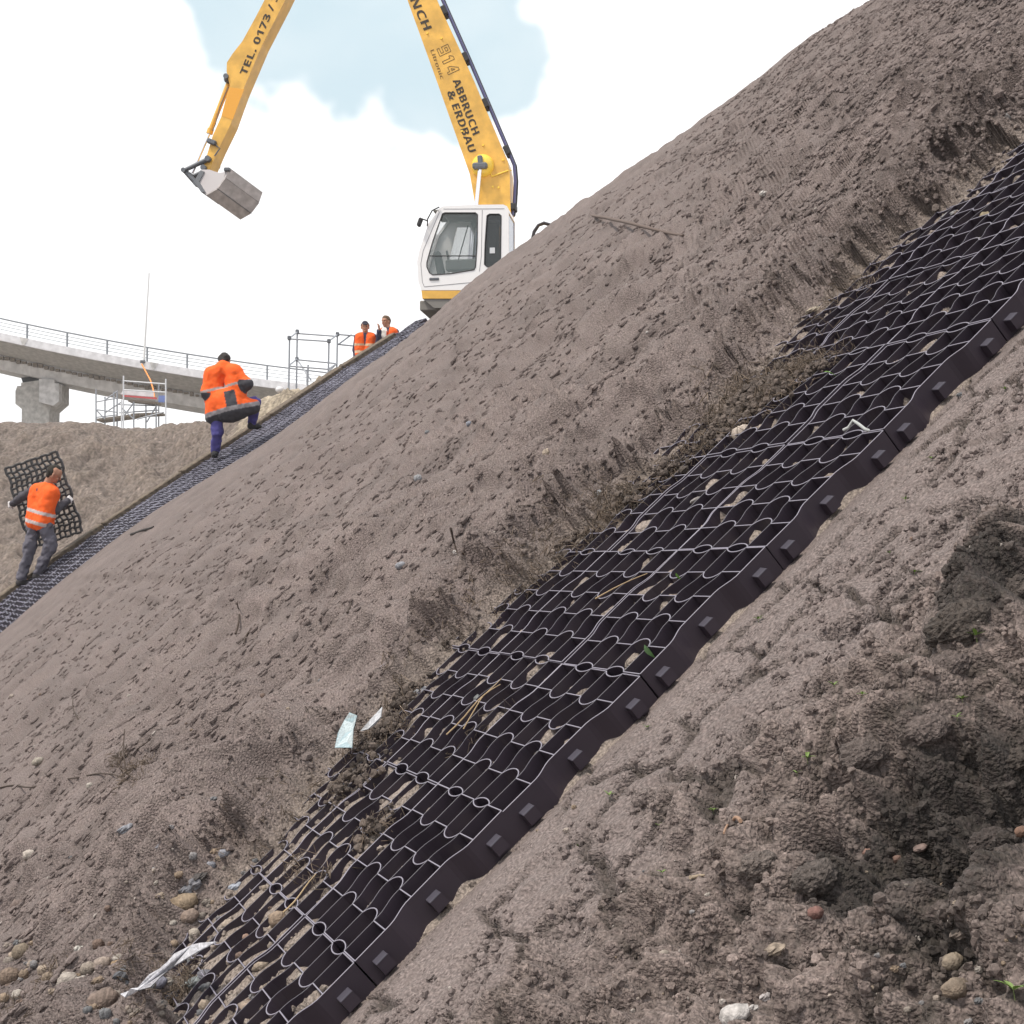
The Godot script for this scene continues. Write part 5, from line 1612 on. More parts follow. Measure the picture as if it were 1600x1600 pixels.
func stones() -> void:
	for k in 4: stone_meshes.append(stone_mesh(k, 0.62))
	for k in range(4, 7): stone_meshes.append(stone_mesh(k, 0.5))
	var white := Color(0.6, 0.57, 0.56)
	var beige := Color(0.43, 0.35, 0.28)
	var tan_ := Color(0.33, 0.25, 0.185)
	var brown := Color(0.2, 0.14, 0.115)
	var red := Color(0.22, 0.115, 0.1)
	var slate := Color(0.185, 0.19, 0.205)
	var grey := Color(0.27, 0.26, 0.27)
	for e in [[1150, 1580, 50, 26, white, "white oval stone lying alone in the rough soil at the bottom right", 0, -0.05], [1181, 1573, 17, 16, white, "small white chip touching the white oval stone", 4, 0.6], [1196, 1556, 18, 12, Color(0.5, 0.46, 0.46), "small pale chip above the white oval stone", 5, 0.5],
			[1303, 1393, 46, 30, Color(0.19, 0.13, 0.115), "large reddish brown stone with pale top in the soil at the lower right", 1, 0.0], [1276, 1426, 27, 17, red, "small red stone below the large reddish brown one", 2, 0.1], [1356, 1330, 17, 13, Color(0.26, 0.15, 0.12), "small red stone at the foot of the dark hollow", 3, 0.0], [1397, 1338, 14, 13, Color(0.26, 0.16, 0.13), "orange brown pebble right of the small red stone under the hollow", 0, 0.0], [1393, 1326, 15, 13, Color(0.07, 0.055, 0.05), "dark stone beside the orange brown pebble under the hollow", 1, 0.0],
			[1444, 1310, 24, 10, Color(0.3, 0.22, 0.2), "flat pinkish stone at the lower rim of the dark soil", 2, 0.2], [1494, 1541, 44, 25, Color(0.25, 0.195, 0.15), "long tan stone lying askew near the bottom right corner", 3, -0.6], [1501, 1460, 30, 13, Color(0.2, 0.16, 0.14), "thin brown stone edge above the long tan stone", 5, -0.5], [1490, 1499, 36, 22, Color(0.3, 0.245, 0.19), "half buried sandy stone between two tan stones at the right", 1, -0.4], [1478, 1489, 20, 7, Color(0.34, 0.24, 0.2), "narrow pink sliver of stone at the lower right", 4, 0.1], [1548, 1305, 20, 14, Color(0.08, 0.065, 0.06), "dark round stone at the right below the damp soil", 0, 0.0], [1592, 1302, 22, 14, Color(0.24, 0.14, 0.1), "rusty stone cut by the right edge of the view", 2, 0.2], [1212, 1482, 36, 14, Color(0.32, 0.26, 0.21), "flat beige stone standing out of the soil left of the bottom right stones", 4, -0.4], [1038, 1490, 20, 10, Color(0.36, 0.31, 0.27), "small beige stone right of the mat's lower end", 1, 0.4],
			[1160, 672, 34, 20, Color(0.55, 0.47, 0.41), "pale smooth stone lying on top of the near mat's left half", 0, 0.05], [1541, 338, 21, 20, Color(0.36, 0.3, 0.2), "round tan stone on the near mat towards its top", 2, 0.0], [1437, 459, 14, 11, white, "white pebble on the near mat, left one of two", 1, 0.0], [1462, 456, 10, 7, white, "white pebble on the near mat, right one of two", 3, 0.0], [1421, 484, 17, 10, Color(0.5, 0.45, 0.4), "pale pebble below the two white pebbles on the near mat", 4, 0.2], [1512, 354, 12, 8, Color(0.55, 0.48, 0.38), "cream pebble left of the round tan stone on the mat", 0, 0.0], [1522, 376, 24, 8, Color(0.36, 0.36, 0.36), "flat grey stone below the round tan stone on the mat", 5, 0.1], [1484, 334, 36, 8, Color(0.34, 0.34, 0.35), "long flat grey stone across the mat's upper left border", 6, 0.1], [1163, 733, 20, 8, Color(0.5, 0.43, 0.34), "cream flat pebble on the mat below the pale smooth stone", 2, 0.1], [1093, 780, 26, 11, Color(0.34, 0.32, 0.32), "grey flat stone in the mat's left half below the straw clump", 5, 0.1], [908, 957, 10, 7, white, "tiny white pebble in a cell in the middle of the near mat", 1, 0.0],
			[748, 1088, 24, 28, Color(0.3, 0.32, 0.33), "greenish grey slate chip standing on the mat", 4, 1.1], [657, 1077, 24, 12, Color(0.4, 0.4, 0.43), "pale grey stone at the mat's left border above the slate chip", 5, -0.3], [787, 1012, 26, 14, Color(0.32, 0.33, 0.36), "bluish grey stone on the mat above the slate chip", 6, 0.1], [755, 1004, 18, 13, Color(0.36, 0.36, 0.4), "bluish stone at the mat's left border beside a brown root", 4, 0.0], [815, 1110, 15, 10, beige, "beige pebble at a cell corner right of the slate chip", 3, 0.0], [708, 1086, 14, 9, beige, "beige pebble left of the slate chip", 0, 0.0], [788, 1057, 26, 10, Color(0.42, 0.34, 0.27), "flat sandy pebble on the mat above the slate chip", 2, 0.2],
			[433, 1433, 29, 27, Color(0.37, 0.28, 0.21), "large rounded beige stone in a half filled cell near the mat's lower end", 0, 0.3], [482, 1473, 20, 20, beige, "rounded sandy stone right of the large beige one in the mat", 1, 0.2], [460, 1488, 26, 18, beige, "sandy stone below the rounded one in the mat's lower cells", 2, 0.1], [382, 1574, 34, 18, Color(0.4, 0.31, 0.25), "pinkish oval stone in the lowest visible cells of the mat", 3, 0.1], [438, 1537, 16, 24, Color(0.3, 0.3, 0.4), "striped bluish sliver stuck in a cell at the mat's lower end", 6, 1.2], [406, 1507, 34, 14, beige, "flat sandy stone in the mat's lower left cells", 1, 0.0], [353, 1443, 20, 11, Color(0.44, 0.36, 0.3), "pale pebble at the mat's lower left border", 3, 0.2], [305, 1455, 17, 14, Color(0.5, 0.44, 0.38), "cream pebble beside the mat's lower left border", 0, 0.0], [375, 1463, 34, 13, tan_, "long tan stone lying between the lower left cells", 2, -0.2], [386, 1461, 12, 12, Color(0.36, 0.24, 0.19), "pinkish pebble next to the long tan stone in the cells", 1, 0.0],
			[160, 1561, 54, 30, Color(0.22, 0.165, 0.14), "big brown oval stone at the lower left beside the silver foil", 1, 0.45], [104, 1528, 36, 24, Color(0.47, 0.42, 0.38), "leftmost pale stone of the cluster at the lower left", 0, 0.5], [129, 1535, 30, 24, Color(0.46, 0.42, 0.39), "pale stone in the middle of the cluster at the lower left", 2, 0.1], [156, 1528, 28, 20, Color(0.48, 0.41, 0.39), "pale pink stone at the right of the lower left cluster", 3, -0.3], [132, 1502, 16, 18, Color(0.62, 0.6, 0.56), "small white stone at the top of the lower left cluster", 4, 1.0], [137, 1512, 26, 18, Color(0.34, 0.29, 0.25), "grey brown stone under the small white one of the cluster", 1, 0.0], [159, 1505, 30, 18, Color(0.38, 0.31, 0.27), "rounded tan stone right of the pale cluster", 0, 0.0], [204, 1520, 50, 30, Color(0.13, 0.135, 0.155), "large dark slate stone between the pale cluster and the foil", 5, 0.1], [185, 1509, 20, 18, Color(0.38, 0.27, 0.17), "yellowish stone above the large dark slate", 2, 0.0], [256, 1545, 26, 14, Color(0.22, 0.22, 0.28), "bluish stone right of the foil strip", 1, 0.0], [268, 1559, 24, 15, Color(0.2, 0.2, 0.25), "dark bluish stone below the one right of the foil", 3, 0.1], [310, 1531, 34, 16, Color(0.27, 0.3, 0.31), "greenish slate chip beside the mat's lowest cells", 5, -0.2], [324, 1520, 24, 17, Color(0.22, 0.22, 0.26), "grey stone above the greenish slate chip", 0, 0.1],
			[20, 1522, 34, 26, Color(0.25, 0.185, 0.145), "brown stone near the lower left corner, lower of two", 0, 0.1], [33, 1484, 30, 20, Color(0.26, 0.21, 0.16), "brown stone near the lower left corner, upper of two", 1, -0.2], [74, 1520, 22, 15, Color(0.27, 0.21, 0.16), "small brown stone left of the pale cluster", 2, 0.1], [30, 1415, 26, 18, Color(0.2, 0.15, 0.135), "brown stone half sunk in the soil at the left edge", 3, 0.0], [44, 1334, 20, 14, Color(0.58, 0.52, 0.47), "lone white pebble on the soil at the left edge", 0, 0.0], [47, 1506, 16, 12, Color(0.4, 0.33, 0.28), "pale pebble between the brown stones at the lower left", 3, 0.3], [38, 1556, 18, 18, Color(0.25, 0.2, 0.19), "greyish stone near the lower left corner under the brown ones", 1, 0.5],
			[248, 1412, 36, 24, Color(0.24, 0.195, 0.165), "grey brown stone below the crumbling soil edge at the left", 2, 0.4], [290, 1407, 48, 26, Color(0.33, 0.25, 0.175), "large yellowish stone beside the mat's lower left border", 0, 0.35], [294, 1426, 30, 18, Color(0.29, 0.22, 0.185), "brown stone under the large yellowish one", 1, 0.2], [289, 1384, 24, 16, Color(0.24, 0.245, 0.28), "bluish slate chip above the large yellowish stone", 5, -0.5], [314, 1378, 22, 18, Color(0.25, 0.25, 0.28), "grey slate chip right of the bluish one", 4, -0.6], [306, 1368, 34, 10, Color(0.1, 0.09, 0.09), "dark flat slate above the two slate chips", 6, 0.3], [370, 1385, 26, 12, Color(0.36, 0.39, 0.46), "pale blue chip at the mat's left border", 5, 0.2], [327, 1353, 18, 12, Color(0.3, 0.31, 0.36), "bluish pebble under the crumbling soil edge", 3, 0.0], [352, 1331, 20, 12, Color(0.32, 0.33, 0.38), "bluish grey pebble beside the crumbling soil edge", 1, 0.0],
			[653, 745, 13, 11, Color(0.36, 0.37, 0.4), "bluish pebble alone in the middle of the raked slope", 0, 0.0], [856, 706, 17, 11, Color(0.45, 0.37, 0.3), "cream stone alone on the raked slope", 1, 0.6], [939, 771, 21, 11, Color(0.3, 0.31, 0.34), "blue grey stone above the straw clumps", 2, 0.0], [667, 673, 8, 9, Color(0.22, 0.23, 0.25), "dark pebble high on the raked slope", 3, 0.0], [735, 662, 9, 8, Color(0.33, 0.35, 0.42), "bluish chip high on the raked slope left of the cream stone", 0, 0.0], [625, 883, 18, 10, Color(0.3, 0.31, 0.35), "grey blue stone on the slope above the near mat", 2, 0.0], [711, 859, 8, 16, Color(0.7, 0.66, 0.64), "white sliver upright beside a dark hooked twig", 4, 0.9], [391, 1160, 12, 12, Color(0.7, 0.68, 0.66), "white chip on the soil left of the torn foil", 4, 0.4], [1012, 520, 5, 5, white, "tiny white pebble high on the slope", 0, 0.0], [1193, 300, 13, 8, Color(0.6, 0.57, 0.55), "pale chip near the upper crest of the slope", 4, 0.5], [1568, 184, 24, 15, Color(0.2, 0.19, 0.19), "dark grey stone in the soil at the upper right", 2, 0.3], [1270, 486, 26, 8, Color(0.42, 0.36, 0.29), "cream flat stone on the soil edge above the mat", 6, -0.2], [60, 1190, 20, 10, Color(0.4, 0.36, 0.31), "pale stone at the left among fine gravel", 3, 0.1], [195, 1294, 26, 12, Color(0.27, 0.28, 0.32), "grey blue chip sunk in the soil at the left", 5, 0.3], [255, 1320, 26, 12, Color(0.24, 0.24, 0.28), "long grey slate on the soil left of the slope's broken edge", 6, 0.5]]:
		stone(e[0], e[1], e[2], e[3], e[4], e[5], "stone", "", 0.3, e[6], e[7])
	# loose pebbles nobody would tell apart: one label for each region they fill
	var tones := [beige, tan_, Color(0.3, 0.26, 0.23), grey, slate, Color(0.4, 0.34, 0.3), brown, Color(0.48, 0.44, 0.4)]
	for r in [[0, 330, 1470, 1600, 92, 8, 22, "in the gravel at the bottom left corner", "loose pebbles in the lower left gravel"], [240, 430, 1330, 1480, 36, 7, 17, "along the broken soil edge left of the mat", "loose pebbles along the broken soil edge"], [340, 560, 1400, 1600, 40, 8, 18, "in the half filled cells at the mat's lower end", "loose pebbles in the half filled cells"], [420, 900, 1000, 1330, 26, 6, 15, "in or beside the mat's cells below its middle", "loose pebbles on the mat's middle"], [1000, 1500, 480, 900, 16, 5, 11, "in or beside the mat's upper cells", "loose pebbles on the mat's upper half"], [1380, 1600, 1380, 1600, 34, 5, 16, "in the gravelly soil at the bottom right", "loose pebbles in the bottom right soil"], [950, 1380, 1330, 1600, 16, 4, 10, "in the rough soil below the mounds", "loose pebbles in the lower middle soil"], [0, 500, 1050, 1450, 30, 5, 13, "on the raked soil at the left", "loose pebbles on the raked soil"]]:
		for k in r[4]:
			var x := rng.randf_range(r[0], r[1])
			var y := rng.randf_range(r[2], r[3])
			var w := lerpf(r[5], r[6], pow(rng.randf(), 1.7))
			var pick := rng.randi() % tones.size()
			var form := rng.randi() % 7
			var said: String = "%s %s%s pebble %s" % ["larger" if w > lerpf(r[5], r[6], 0.55) else "small", ["beige", "tan", "grey brown", "grey", "slate blue", "light brown", "dark brown", "pale"][pick], "" if form < 4 else " sharp edged", r[7]]
			stone(x, y, w, w * rng.randf_range(0.55, 0.9), (tones[pick] as Color) * rng.randf_range(0.88, 1.1), said, "pebble", r[8], 0.25, form, rng.randf_range(-0.8, 0.8))

func clods() -> void:                                    # broken lumps of damp soil round the hollow
	var f := FastNoiseLite.new()
	f.fractal_octaves = 5
	f.fractal_gain = 0.6
	f.frequency = 1.3
	for e in [[1224, 1243, 88, 60, 0.16, "brown clod jutting out of the soil left of the dark hollow"], [1500, 935, 150, 85, 0.07, "large dark clod at the top of the hollow near the right edge"], [1585, 890, 90, 60, 0.09, "dark clod cut by the right edge beneath the crevice"], [1350, 1150, 110, 50, 0.12, "wide clod on the upper left rim of the dark hollow"], [1445, 1118, 100, 46, 0.13, "clod in the middle of the hollow's upper rim"], [1180, 1327, 84, 54, 0.15, "cracked clod below the jutting one"], [1268, 1342, 100, 66, 0.1, "dark faced clod right of the cracked one"], [1128, 1300, 70, 44, 0.16, "small clod left of the cracked one near a reddish stalk"], [1545, 1290, 80, 40, 0.06, "dark flat clod in the lower right of the hollow"], [1585, 1165, 70, 50, 0.07, "dark clod at the right edge inside the hollow"], [1312, 1222, 64, 44, 0.09, "clod above the small hole beside the hollow"], [1530, 1385, 90, 46, 0.14, "pale brown clod below the hollow at the right"], [1090, 1345, 46, 30, 0.16, "smallest clod at the left of the broken lumps"], [1480, 1020, 90, 40, 0.13, "clod between the two dark parts of the hollow"]]:
		var b := Mb.new()
		f.seed += 5
		b.ball(Vector3.ZERO, Vector3.ONE, Basis.IDENTITY, 22, 34)
		for i in b.v.size():
			var d := b.v[i].normalized()
			b.v[i] = d * (1.0 + 0.42 * f.get_noise_3dv(d) + 0.1 * f.get_noise_3dv(d * 4.0)) * Vector3(1.0, 0.62, 0.8)
		for i in range(0, b.v.size(), 3):
			var o := (b.v[i + 2] - b.v[i]).cross(b.v[i + 1] - b.v[i]).normalized()
			for w in 3:
				b.n[i + w] = (b.n[i + w] * 0.7 + o).normalized()
		b.c.fill(Color(e[4] * 1.25, e[4] * 1.02, e[4] * 0.95))
		var p := spot(e[0], e[1] + e[3] * 0.35)
		var z := -(lens.inverse() * p).z
		var r: float = e[2] * 0.37 * z / F
		var o := put("soil_clod", b.mesh(), mats.soil)
		var up := (N * 0.7 + Vector3.UP * 0.3).normalized()
		var bx := (Vector3.RIGHT + Vector3.UP * rng.randf_range(-0.2, 0.8)).normalized()
		bx = (bx - up * bx.dot(up)).normalized()
		o.transform = Transform3D(Basis(bx, up, bx.cross(up)) * Basis.from_scale(Vector3(r, r * 1.1, r)), p - up * r * 0.3)
		tag(o, e[5], "clod", "clods round the hollow")

func scatter(called: String, mesh: Mesh, m: Material, where: Array, tints: Array) -> void:
	var mm := MultiMesh.new()
	mm.transform_format = MultiMesh.TRANSFORM_3D
	mm.use_colors = true
	mm.mesh = mesh
	mm.instance_count = where.size()
	for i in where.size():
		mm.set_instance_transform(i, where[i])
		mm.set_instance_color(i, tints[i])
	var o := MultiMeshInstance3D.new()
	o.name = numbered(called)
	o.multimesh = mm
	o.material_override = m
	add_child(o, true)
	tag(o, called.replace("_", " ") + " strewn over the raked slope beside the mat", called.replace("_", " "), "", "stuff")

func surface_at(i: int, j: int) -> Vector3:
	return surf[i * (COLS + 1) + j]

func crumbs() -> void:
	var b := Mb.new()
	var f := FastNoiseLite.new()
	f.seed = 3
	f.frequency = 1.2
	b.ball(Vector3.ZERO, Vector3.ONE, Basis.IDENTITY, 4, 6)
	for i in b.v.size():
		b.v[i] *= 1.0 + 1.1 * f.get_noise_3dv(b.v[i] * 1.7)
	for i in range(0, b.v.size(), 3):
		var o := (b.v[i + 2] - b.v[i]).cross(b.v[i + 1] - b.v[i]).normalized()
		for w in 3: b.n[i + w] = (b.n[i + w] * 0.25 + o).normalized()
	var where := []
	var tints := []
	var tries := 0
	while where.size() < 190000 and tries < 1500000:
		tries += 1
		var i := int(rng.randf() * (ROWS - 4))
		var j := int(rng.randf() * COLS)
		var p := surface_at(i, j)
		var z := -(lens.inverse() * p).z
		if z > 15.0 or z < 1.0: continue
		var st := in_st(p)
		var sb := border(st.y)
		var d := st.x - sb
		var chance := 0.0
		if d > 0.0:
			chance = (0.25 if d < 1.0 else 0.15 + 0.6 * smoothstep(0.02, 0.3, noises.crackline.get_noise_2d(st.x * 3.0, st.y * 0.45))) + 0.6 * exp(-pow((d - 0.12) / 0.16, 2.0))
			chance *= 0.5 + smoothstep(-0.2, 0.4, noises.edge.get_noise_2d(st.x, st.y))
		elif st.x > 0.0:
			chance = 0.22 * smoothstep(-0.35, 0.0, d) + 0.15 * smoothstep(0.5, 0.0, st.y)
		elif st.x < -0.2:
			chance = 0.35 * smoothstep(0.0, 0.3, noises.lump.get_noise_2d(st.x * 1.4, st.y * 1.4) + 0.1)
		if rng.randf() > chance: continue
		var r := lerpf(0.0016, 0.010, pow(rng.randf(), 3.6)) * (0.8 + z * 0.05)
		if d > 0.0 and d < 0.3 and rng.randf() < 0.04: r *= 1.9
		var bas := Basis.from_euler(Vector3(rng.randf() * TAU, rng.randf() * TAU, rng.randf() * TAU)) * Basis.from_scale(Vector3(r, r * rng.randf_range(0.6, 1.0), r))
		if d > 0.8:                                      # dragged out along the fall line by the rake
			bas = Basis(U, N, U.cross(N)) * Basis.from_euler(Vector3(rng.randf() * TAU, rng.randf_range(-0.5, 0.5), 0)) * Basis.from_scale(Vector3(r * rng.randf_range(1.2, 3.0), r, r))
		where.append(Transform3D(bas, p + N * r * 0.25))
		relief(st.x, st.y)
		var c := c_out * rng.randf_range(0.8, 1.15)
		if rng.randf() < 0.02 and r < 0.005: c = Color(0.5, 0.45, 0.42)
		c.a = 1.0
		tints.append(c)
	# clods that have rolled onto the mat
	for e in [[1190, 640, 0.12, 900], [1230, 610, 0.08, 600], [1140, 690, 0.06, 160], [985, 790, 0.06, 160], [1060, 745, 0.08, 160], [870, 850, 0.09, 160], [640, 1090, 0.08, 140], [560, 1230, 0.09, 160], [600, 1160, 0.08, 160], [590, 1300, 0.05, 60], [700, 990, 0.09, 150], [1290, 590, 0.05, 100]]:
		var mid := in_st(spot(e[0], e[1]))
		for k in e[3]:
			var q: Vector2 = mid + Vector2(rng.randfn(), rng.randfn()) * e[2] * 0.55
			var r := lerpf(0.0018, 0.013, pow(rng.randf(), 4.0))
			var near: float = 1.0 - minf(1.0, q.distance_to(mid) / (e[2] * 1.1))
			where.append(Transform3D(Basis.from_euler(Vector3(rng.randf() * TAU, rng.randf() * TAU, rng.randf() * TAU)).scaled(Vector3.ONE * r), st_point(q.x, q.y, 0.002 + 0.03 * near * rng.randf())))
			var c := Color(0.15, 0.119, 0.104) * rng.randf_range(0.6, 1.4)
			c.a = 1.0
			tints.append(c)
	scatter("soil_crumbs", b.mesh(), mats.crumb, where, tints)

func fibre_mesh() -> ArrayMesh:
	var b := Mb.new()
	b.tube([Vector3(-1, 0, 0), Vector3(-0.55, 0.5, 0.35), Vector3(0, 0.2, -0.4), Vector3(0.5, 0.55, 0.1), Vector3(1, -0.1, -0.3)], 0.03, 0.018, 4, false)
	return b.mesh()

func rootlets() -> void:
	var where := []
	var tints := []
	# clumps of dry rootlets: place in the photograph, spread in metres, number
	for e in [[1190, 640, 0.16, 900], [1230, 610, 0.1, 500], [1140, 690, 0.09, 200], [985, 790, 0.11, 240], [940, 830, 0.1, 70], [870, 830, 0.12, 40], [900, 870, 0.1, 40], [700, 960, 0.14, 40], [800, 930, 0.12, 40], [620, 1150, 0.08, 50], [570, 1165, 0.06, 40], [640, 1085, 0.08, 30], [420, 1300, 0.1, 25], [490, 1245, 0.1, 25], [270, 1540, 0.06, 110], [210, 1215, 0.07, 80], [190, 1190, 0.05, 40], [60, 1570, 0.12, 80], [1290, 580, 0.07, 70], [1330, 470, 0.14, 60], [590, 1300, 0.06, 40], [510, 1380, 0.05, 14], [770, 1150, 0.08, 14], [470, 1360, 0.06, 14], [830, 900, 0.1, 60], [1060, 740, 0.12, 120], [560, 1230, 0.1, 25]]:
		var at := spot(e[0], e[1])
		var z := -(lens.inverse() * at).z
		for k in e[3]:
			var q: Vector2 = Vector2(rng.randfn(), rng.randfn()) * e[2] * 0.55
			var st: Vector2 = in_st(at) + q
			relief(st.x, st.y)
			var p := st_point(st.x, st.y, maxf(h_out, -0.03 if st.x < border(st.y) else -1.0) + 0.008 + 0.02 * rng.randf())
			var ln := rng.randf_range(0.008, 0.036)
			var bas := Basis(N, rng.randf() * TAU) * Basis(D, U, D.cross(U)) * Basis.from_euler(Vector3(rng.randf() * TAU, rng.randf_range(-0.5, 0.5), rng.randf_range(-0.3, 0.3)))
			var th := rng.randf_range(0.025, 0.05)
			where.append(Transform3D(bas * Basis.from_scale(Vector3(ln, th, th)), p))
			var c := Color(0.15, 0.115, 0.09) * rng.randf_range(0.35, 1.35)
			c.a = 1.0
			tints.append(c)
	scatter("dry_rootlets", fibre_mesh(), mats.root, where, tints)

func twig(path: Array, r: float, c: Color, label: String, kind := "twig") -> void:
	var b := Mb.new()
	b.col = c
	var pts := []
	var n := path.size()
	for i in (n - 1) * 3 + 1:
		var k := mini(i / 3, n - 2)
		var f := (i - k * 3) / 3.0
		var a = path[k]; var e = path[k + 1]
		var h := lerpf(a[2] if a.size() > 2 else 0.006, e[2] if e.size() > 2 else 0.006, f)
		pts.append(spot(lerpf(a[0], e[0], f), lerpf(a[1], e[1], f)) + N * h)
	for w in 2:                                          # it bridges the small hollows
		for i in range(1, pts.size() - 1): pts[i] = pts[i].lerp((pts[i - 1] + pts[i + 1]) * 0.5, 0.5)
	b.tube(pts, r, r * 0.5, 6)
	solo(kind, b, mats.root, pts[0], label, kind)

func twigs() -> void:
	var dark := Color(0.055, 0.04, 0.035)
	var straw := Color(0.38, 0.28, 0.17)
	twig([[0, 1231], [22, 1227], [50, 1232], [85, 1226], [120, 1218], [150, 1209], [175, 1208], [198, 1218]], 0.0045, dark, "long thin dark root lying on the soil at the left edge", "root")
	twig([[934, 345, 0.05], [965, 351, 0.05], [1000, 359, 0.05], [1035, 364], [1070, 369]], 0.014, Color(0.12, 0.09, 0.075), "thin brown twig lying high on the slope below the crest")
	twig([[1000, 357], [1018, 350], [1030, 346]], 0.004, Color(0.12, 0.09, 0.075), "short side twig beside the brown twig below the crest")
	twig([[722, 850, 0.06], [724, 862, 0.05], [721, 872, 0.01]], 0.004, dark, "short dark hooked twig sticking up beside a white sliver")
	twig([[370, 990], [382, 972, 0.03], [385, 958, 0.06]], 0.005, dark, "small dark twig standing out of the raked slope at the left")
	twig([[375, 1000], [392, 985], [402, 976]], 0.005, dark, "dark twig lying below the standing one on the raked slope")
	twig([[545, 960], [555, 950, 0.02], [558, 940, 0.03]], 0.004, dark, "short dark twig in the middle of the raked slope")
	twig([[200, 1215], [205, 1185, 0.05], [214, 1160, 0.07]], 0.0035, dark, "upright dark root over the small hole at the left", "root")
	twig([[205, 1180], [235, 1160], [255, 1138]], 0.003, dark, "thin dark root running up from the hole at the left", "root")
	twig([[125, 1128], [118, 1112, 0.03], [122, 1096, 0.05]], 0.004, dark, "short forked dark twig at the left edge of the slope")
	twig([[735, 1190, 0.09], [775, 1150, 0.085], [805, 1118, 0.085], [812, 1108, 0.08]], 0.0022, straw, "pale straw stalk lying across the middle of the near mat", "straw stalk")
	twig([[760, 1180, 0.085], [790, 1135, 0.09], [820, 1100, 0.085]], 0.0018, straw, "thinner straw stalk beside the pale one on the mat", "straw stalk")
	twig([[480, 1470, 0.08], [505, 1440, 0.08], [530, 1405, 0.08]], 0.0025, straw, "bent straw stalk over the lowest ring of the mat", "straw stalk")
	twig([[965, 980, 0.09], [1010, 955, 0.09], [1045, 940, 0.085]], 0.002, straw, "long straw stalk near the middle seam of the mat", "straw stalk")
	twig([[1160, 1285], [1152, 1280], [1146, 1288], [1132, 1305]], 0.0035, Color(0.3, 0.19, 0.13), "bent reddish stalk on the soil right of the mat's lower end", "stalk")
	twig([[1080, 1376], [1095, 1373], [1106, 1370]], 0.0035, Color(0.3, 0.24, 0.18), "short pale stick on the rough soil below the reddish stalk")
	twig([[1480, 240], [1487, 228, 0.04], [1490, 215, 0.05]], 0.004, dark, "dark hooked root at the upper right of the slope", "root")
	twig([[205, 835], [228, 828], [240, 822]], 0.02, Color(0.03, 0.025, 0.025), "short dark strip beside the far mat below its edge", "strip")

func litter() -> void:
	# torn foil scraps: creased sheets with a thickness
	for e in [[[[546, 1113], [558, 1118], [552, 1140], [550, 1168], [523, 1168], [528, 1145], [538, 1125]], Color(0.52, 0.62, 0.66), "crumpled pale blue and white foil scrap at the mat's left border", 0.03], [[[563, 1142], [575, 1128], [590, 1112], [597, 1104], [595, 1120], [585, 1132], [575, 1139]], Color(0.55, 0.56, 0.6), "narrow silver foil scrap right of the pale blue one", 0.03], [[[188, 1553], [215, 1543], [236, 1524], [255, 1510], [272, 1490], [300, 1476], [338, 1471], [310, 1486], [290, 1498], [268, 1512], [252, 1525], [235, 1542], [215, 1547], [195, 1558]], Color(0.62, 0.62, 0.68), "long shiny silver foil strip across the gravel at the lower left", 0.035]]:
		var b := Mb.new()
		var pts := []
		var mid := Vector3.ZERO
		for p in e[0]:
			pts.append(lay(p[0], p[1], (0.06 if e[0].size() < 10 else 0.08) + 0.02 * rng.randf()))
		for p in pts: mid += p / pts.size()
		var flat := PackedVector2Array()
		for p in e[0]: flat.append(Vector2(p[0], p[1]))
		var ids := Geometry2D.triangulate_polygon(flat)
		for k in range(0, ids.size(), 3):
			var tri_ := [pts[ids[k]], pts[ids[k + 1]], pts[ids[k + 2]]]
			var c: Vector3 = (tri_[0] + tri_[1] + tri_[2]) / 3.0 + N * rng.randf_range(-0.006, 0.01)
			for w in 3:
				var a: Vector3 = tri_[w]
				var d: Vector3 = tri_[(w + 1) % 3]
				var o := (d - a).cross(c - a).normalized()
				if o.dot(N) < 0.0: o = -o
				b.col = (e[1] as Color) * rng.randf_range(0.75, 1.1)
				if e[1].b > 0.65 and e[1].r < 0.55 and rng.randf() < 0.4: b.col = Color(0.36, 0.5, 0.56)
				b.tri(a, d, c, o, o, o)
				b.tri(a - N * 0.002, d - N * 0.002, c - N * 0.002, -o, -o, -o)
		solo("foil_scrap", b, mats.foil, mid, e[2], "foil")
	var b := Mb.new()
	b.col = Color(0.4, 0.42, 0.43)
	var p0 := spot(1325, 668) + N * 0.07
	var inward := st_point(0.09, in_st(p0).y)
	b.tube([px(1318, 672, 3.27), px(1326, 668, 3.26), px(1333, 657, 3.25), px(1342, 663, 3.24), px(1352, 671, 3.22), px(1358, 673, 3.22)], 0.0038, -1, 8)
	solo("rope_end", b, mats.root, px(1330, 664, 3.25), "short end of pale rope tied round the near mat's edge", "rope")
	# leaf on the mat
	for e in [[1015, 1017, 3.02, Color(0.14, 0.25, 0.12), "small green leaf lying on the near mat below its middle seam", 0.02], [1064, 905, 3.1, Color(0.12, 0.24, 0.05), "tiny bright green leaf in a cell of the near mat", 0.01], [1295, 591, 3.7, Color(0.14, 0.28, 0.05), "bright green leaf lying on the clump of dry roots", 0.018]]:
		b = Mb.new()
		b.col = e[3]
		leaf(b, px(e[0] - 8, e[1] - 10, e[2]), (Vector3.RIGHT * 0.5 - Vector3.UP).normalized() if e[5] != 0.018 else Vector3.RIGHT, N, e[5] * 1.8, e[5] * 0.7)
		solo("leaf", b, mats.leaf, px(e[0], e[1], e[2]), e[4], "leaf")

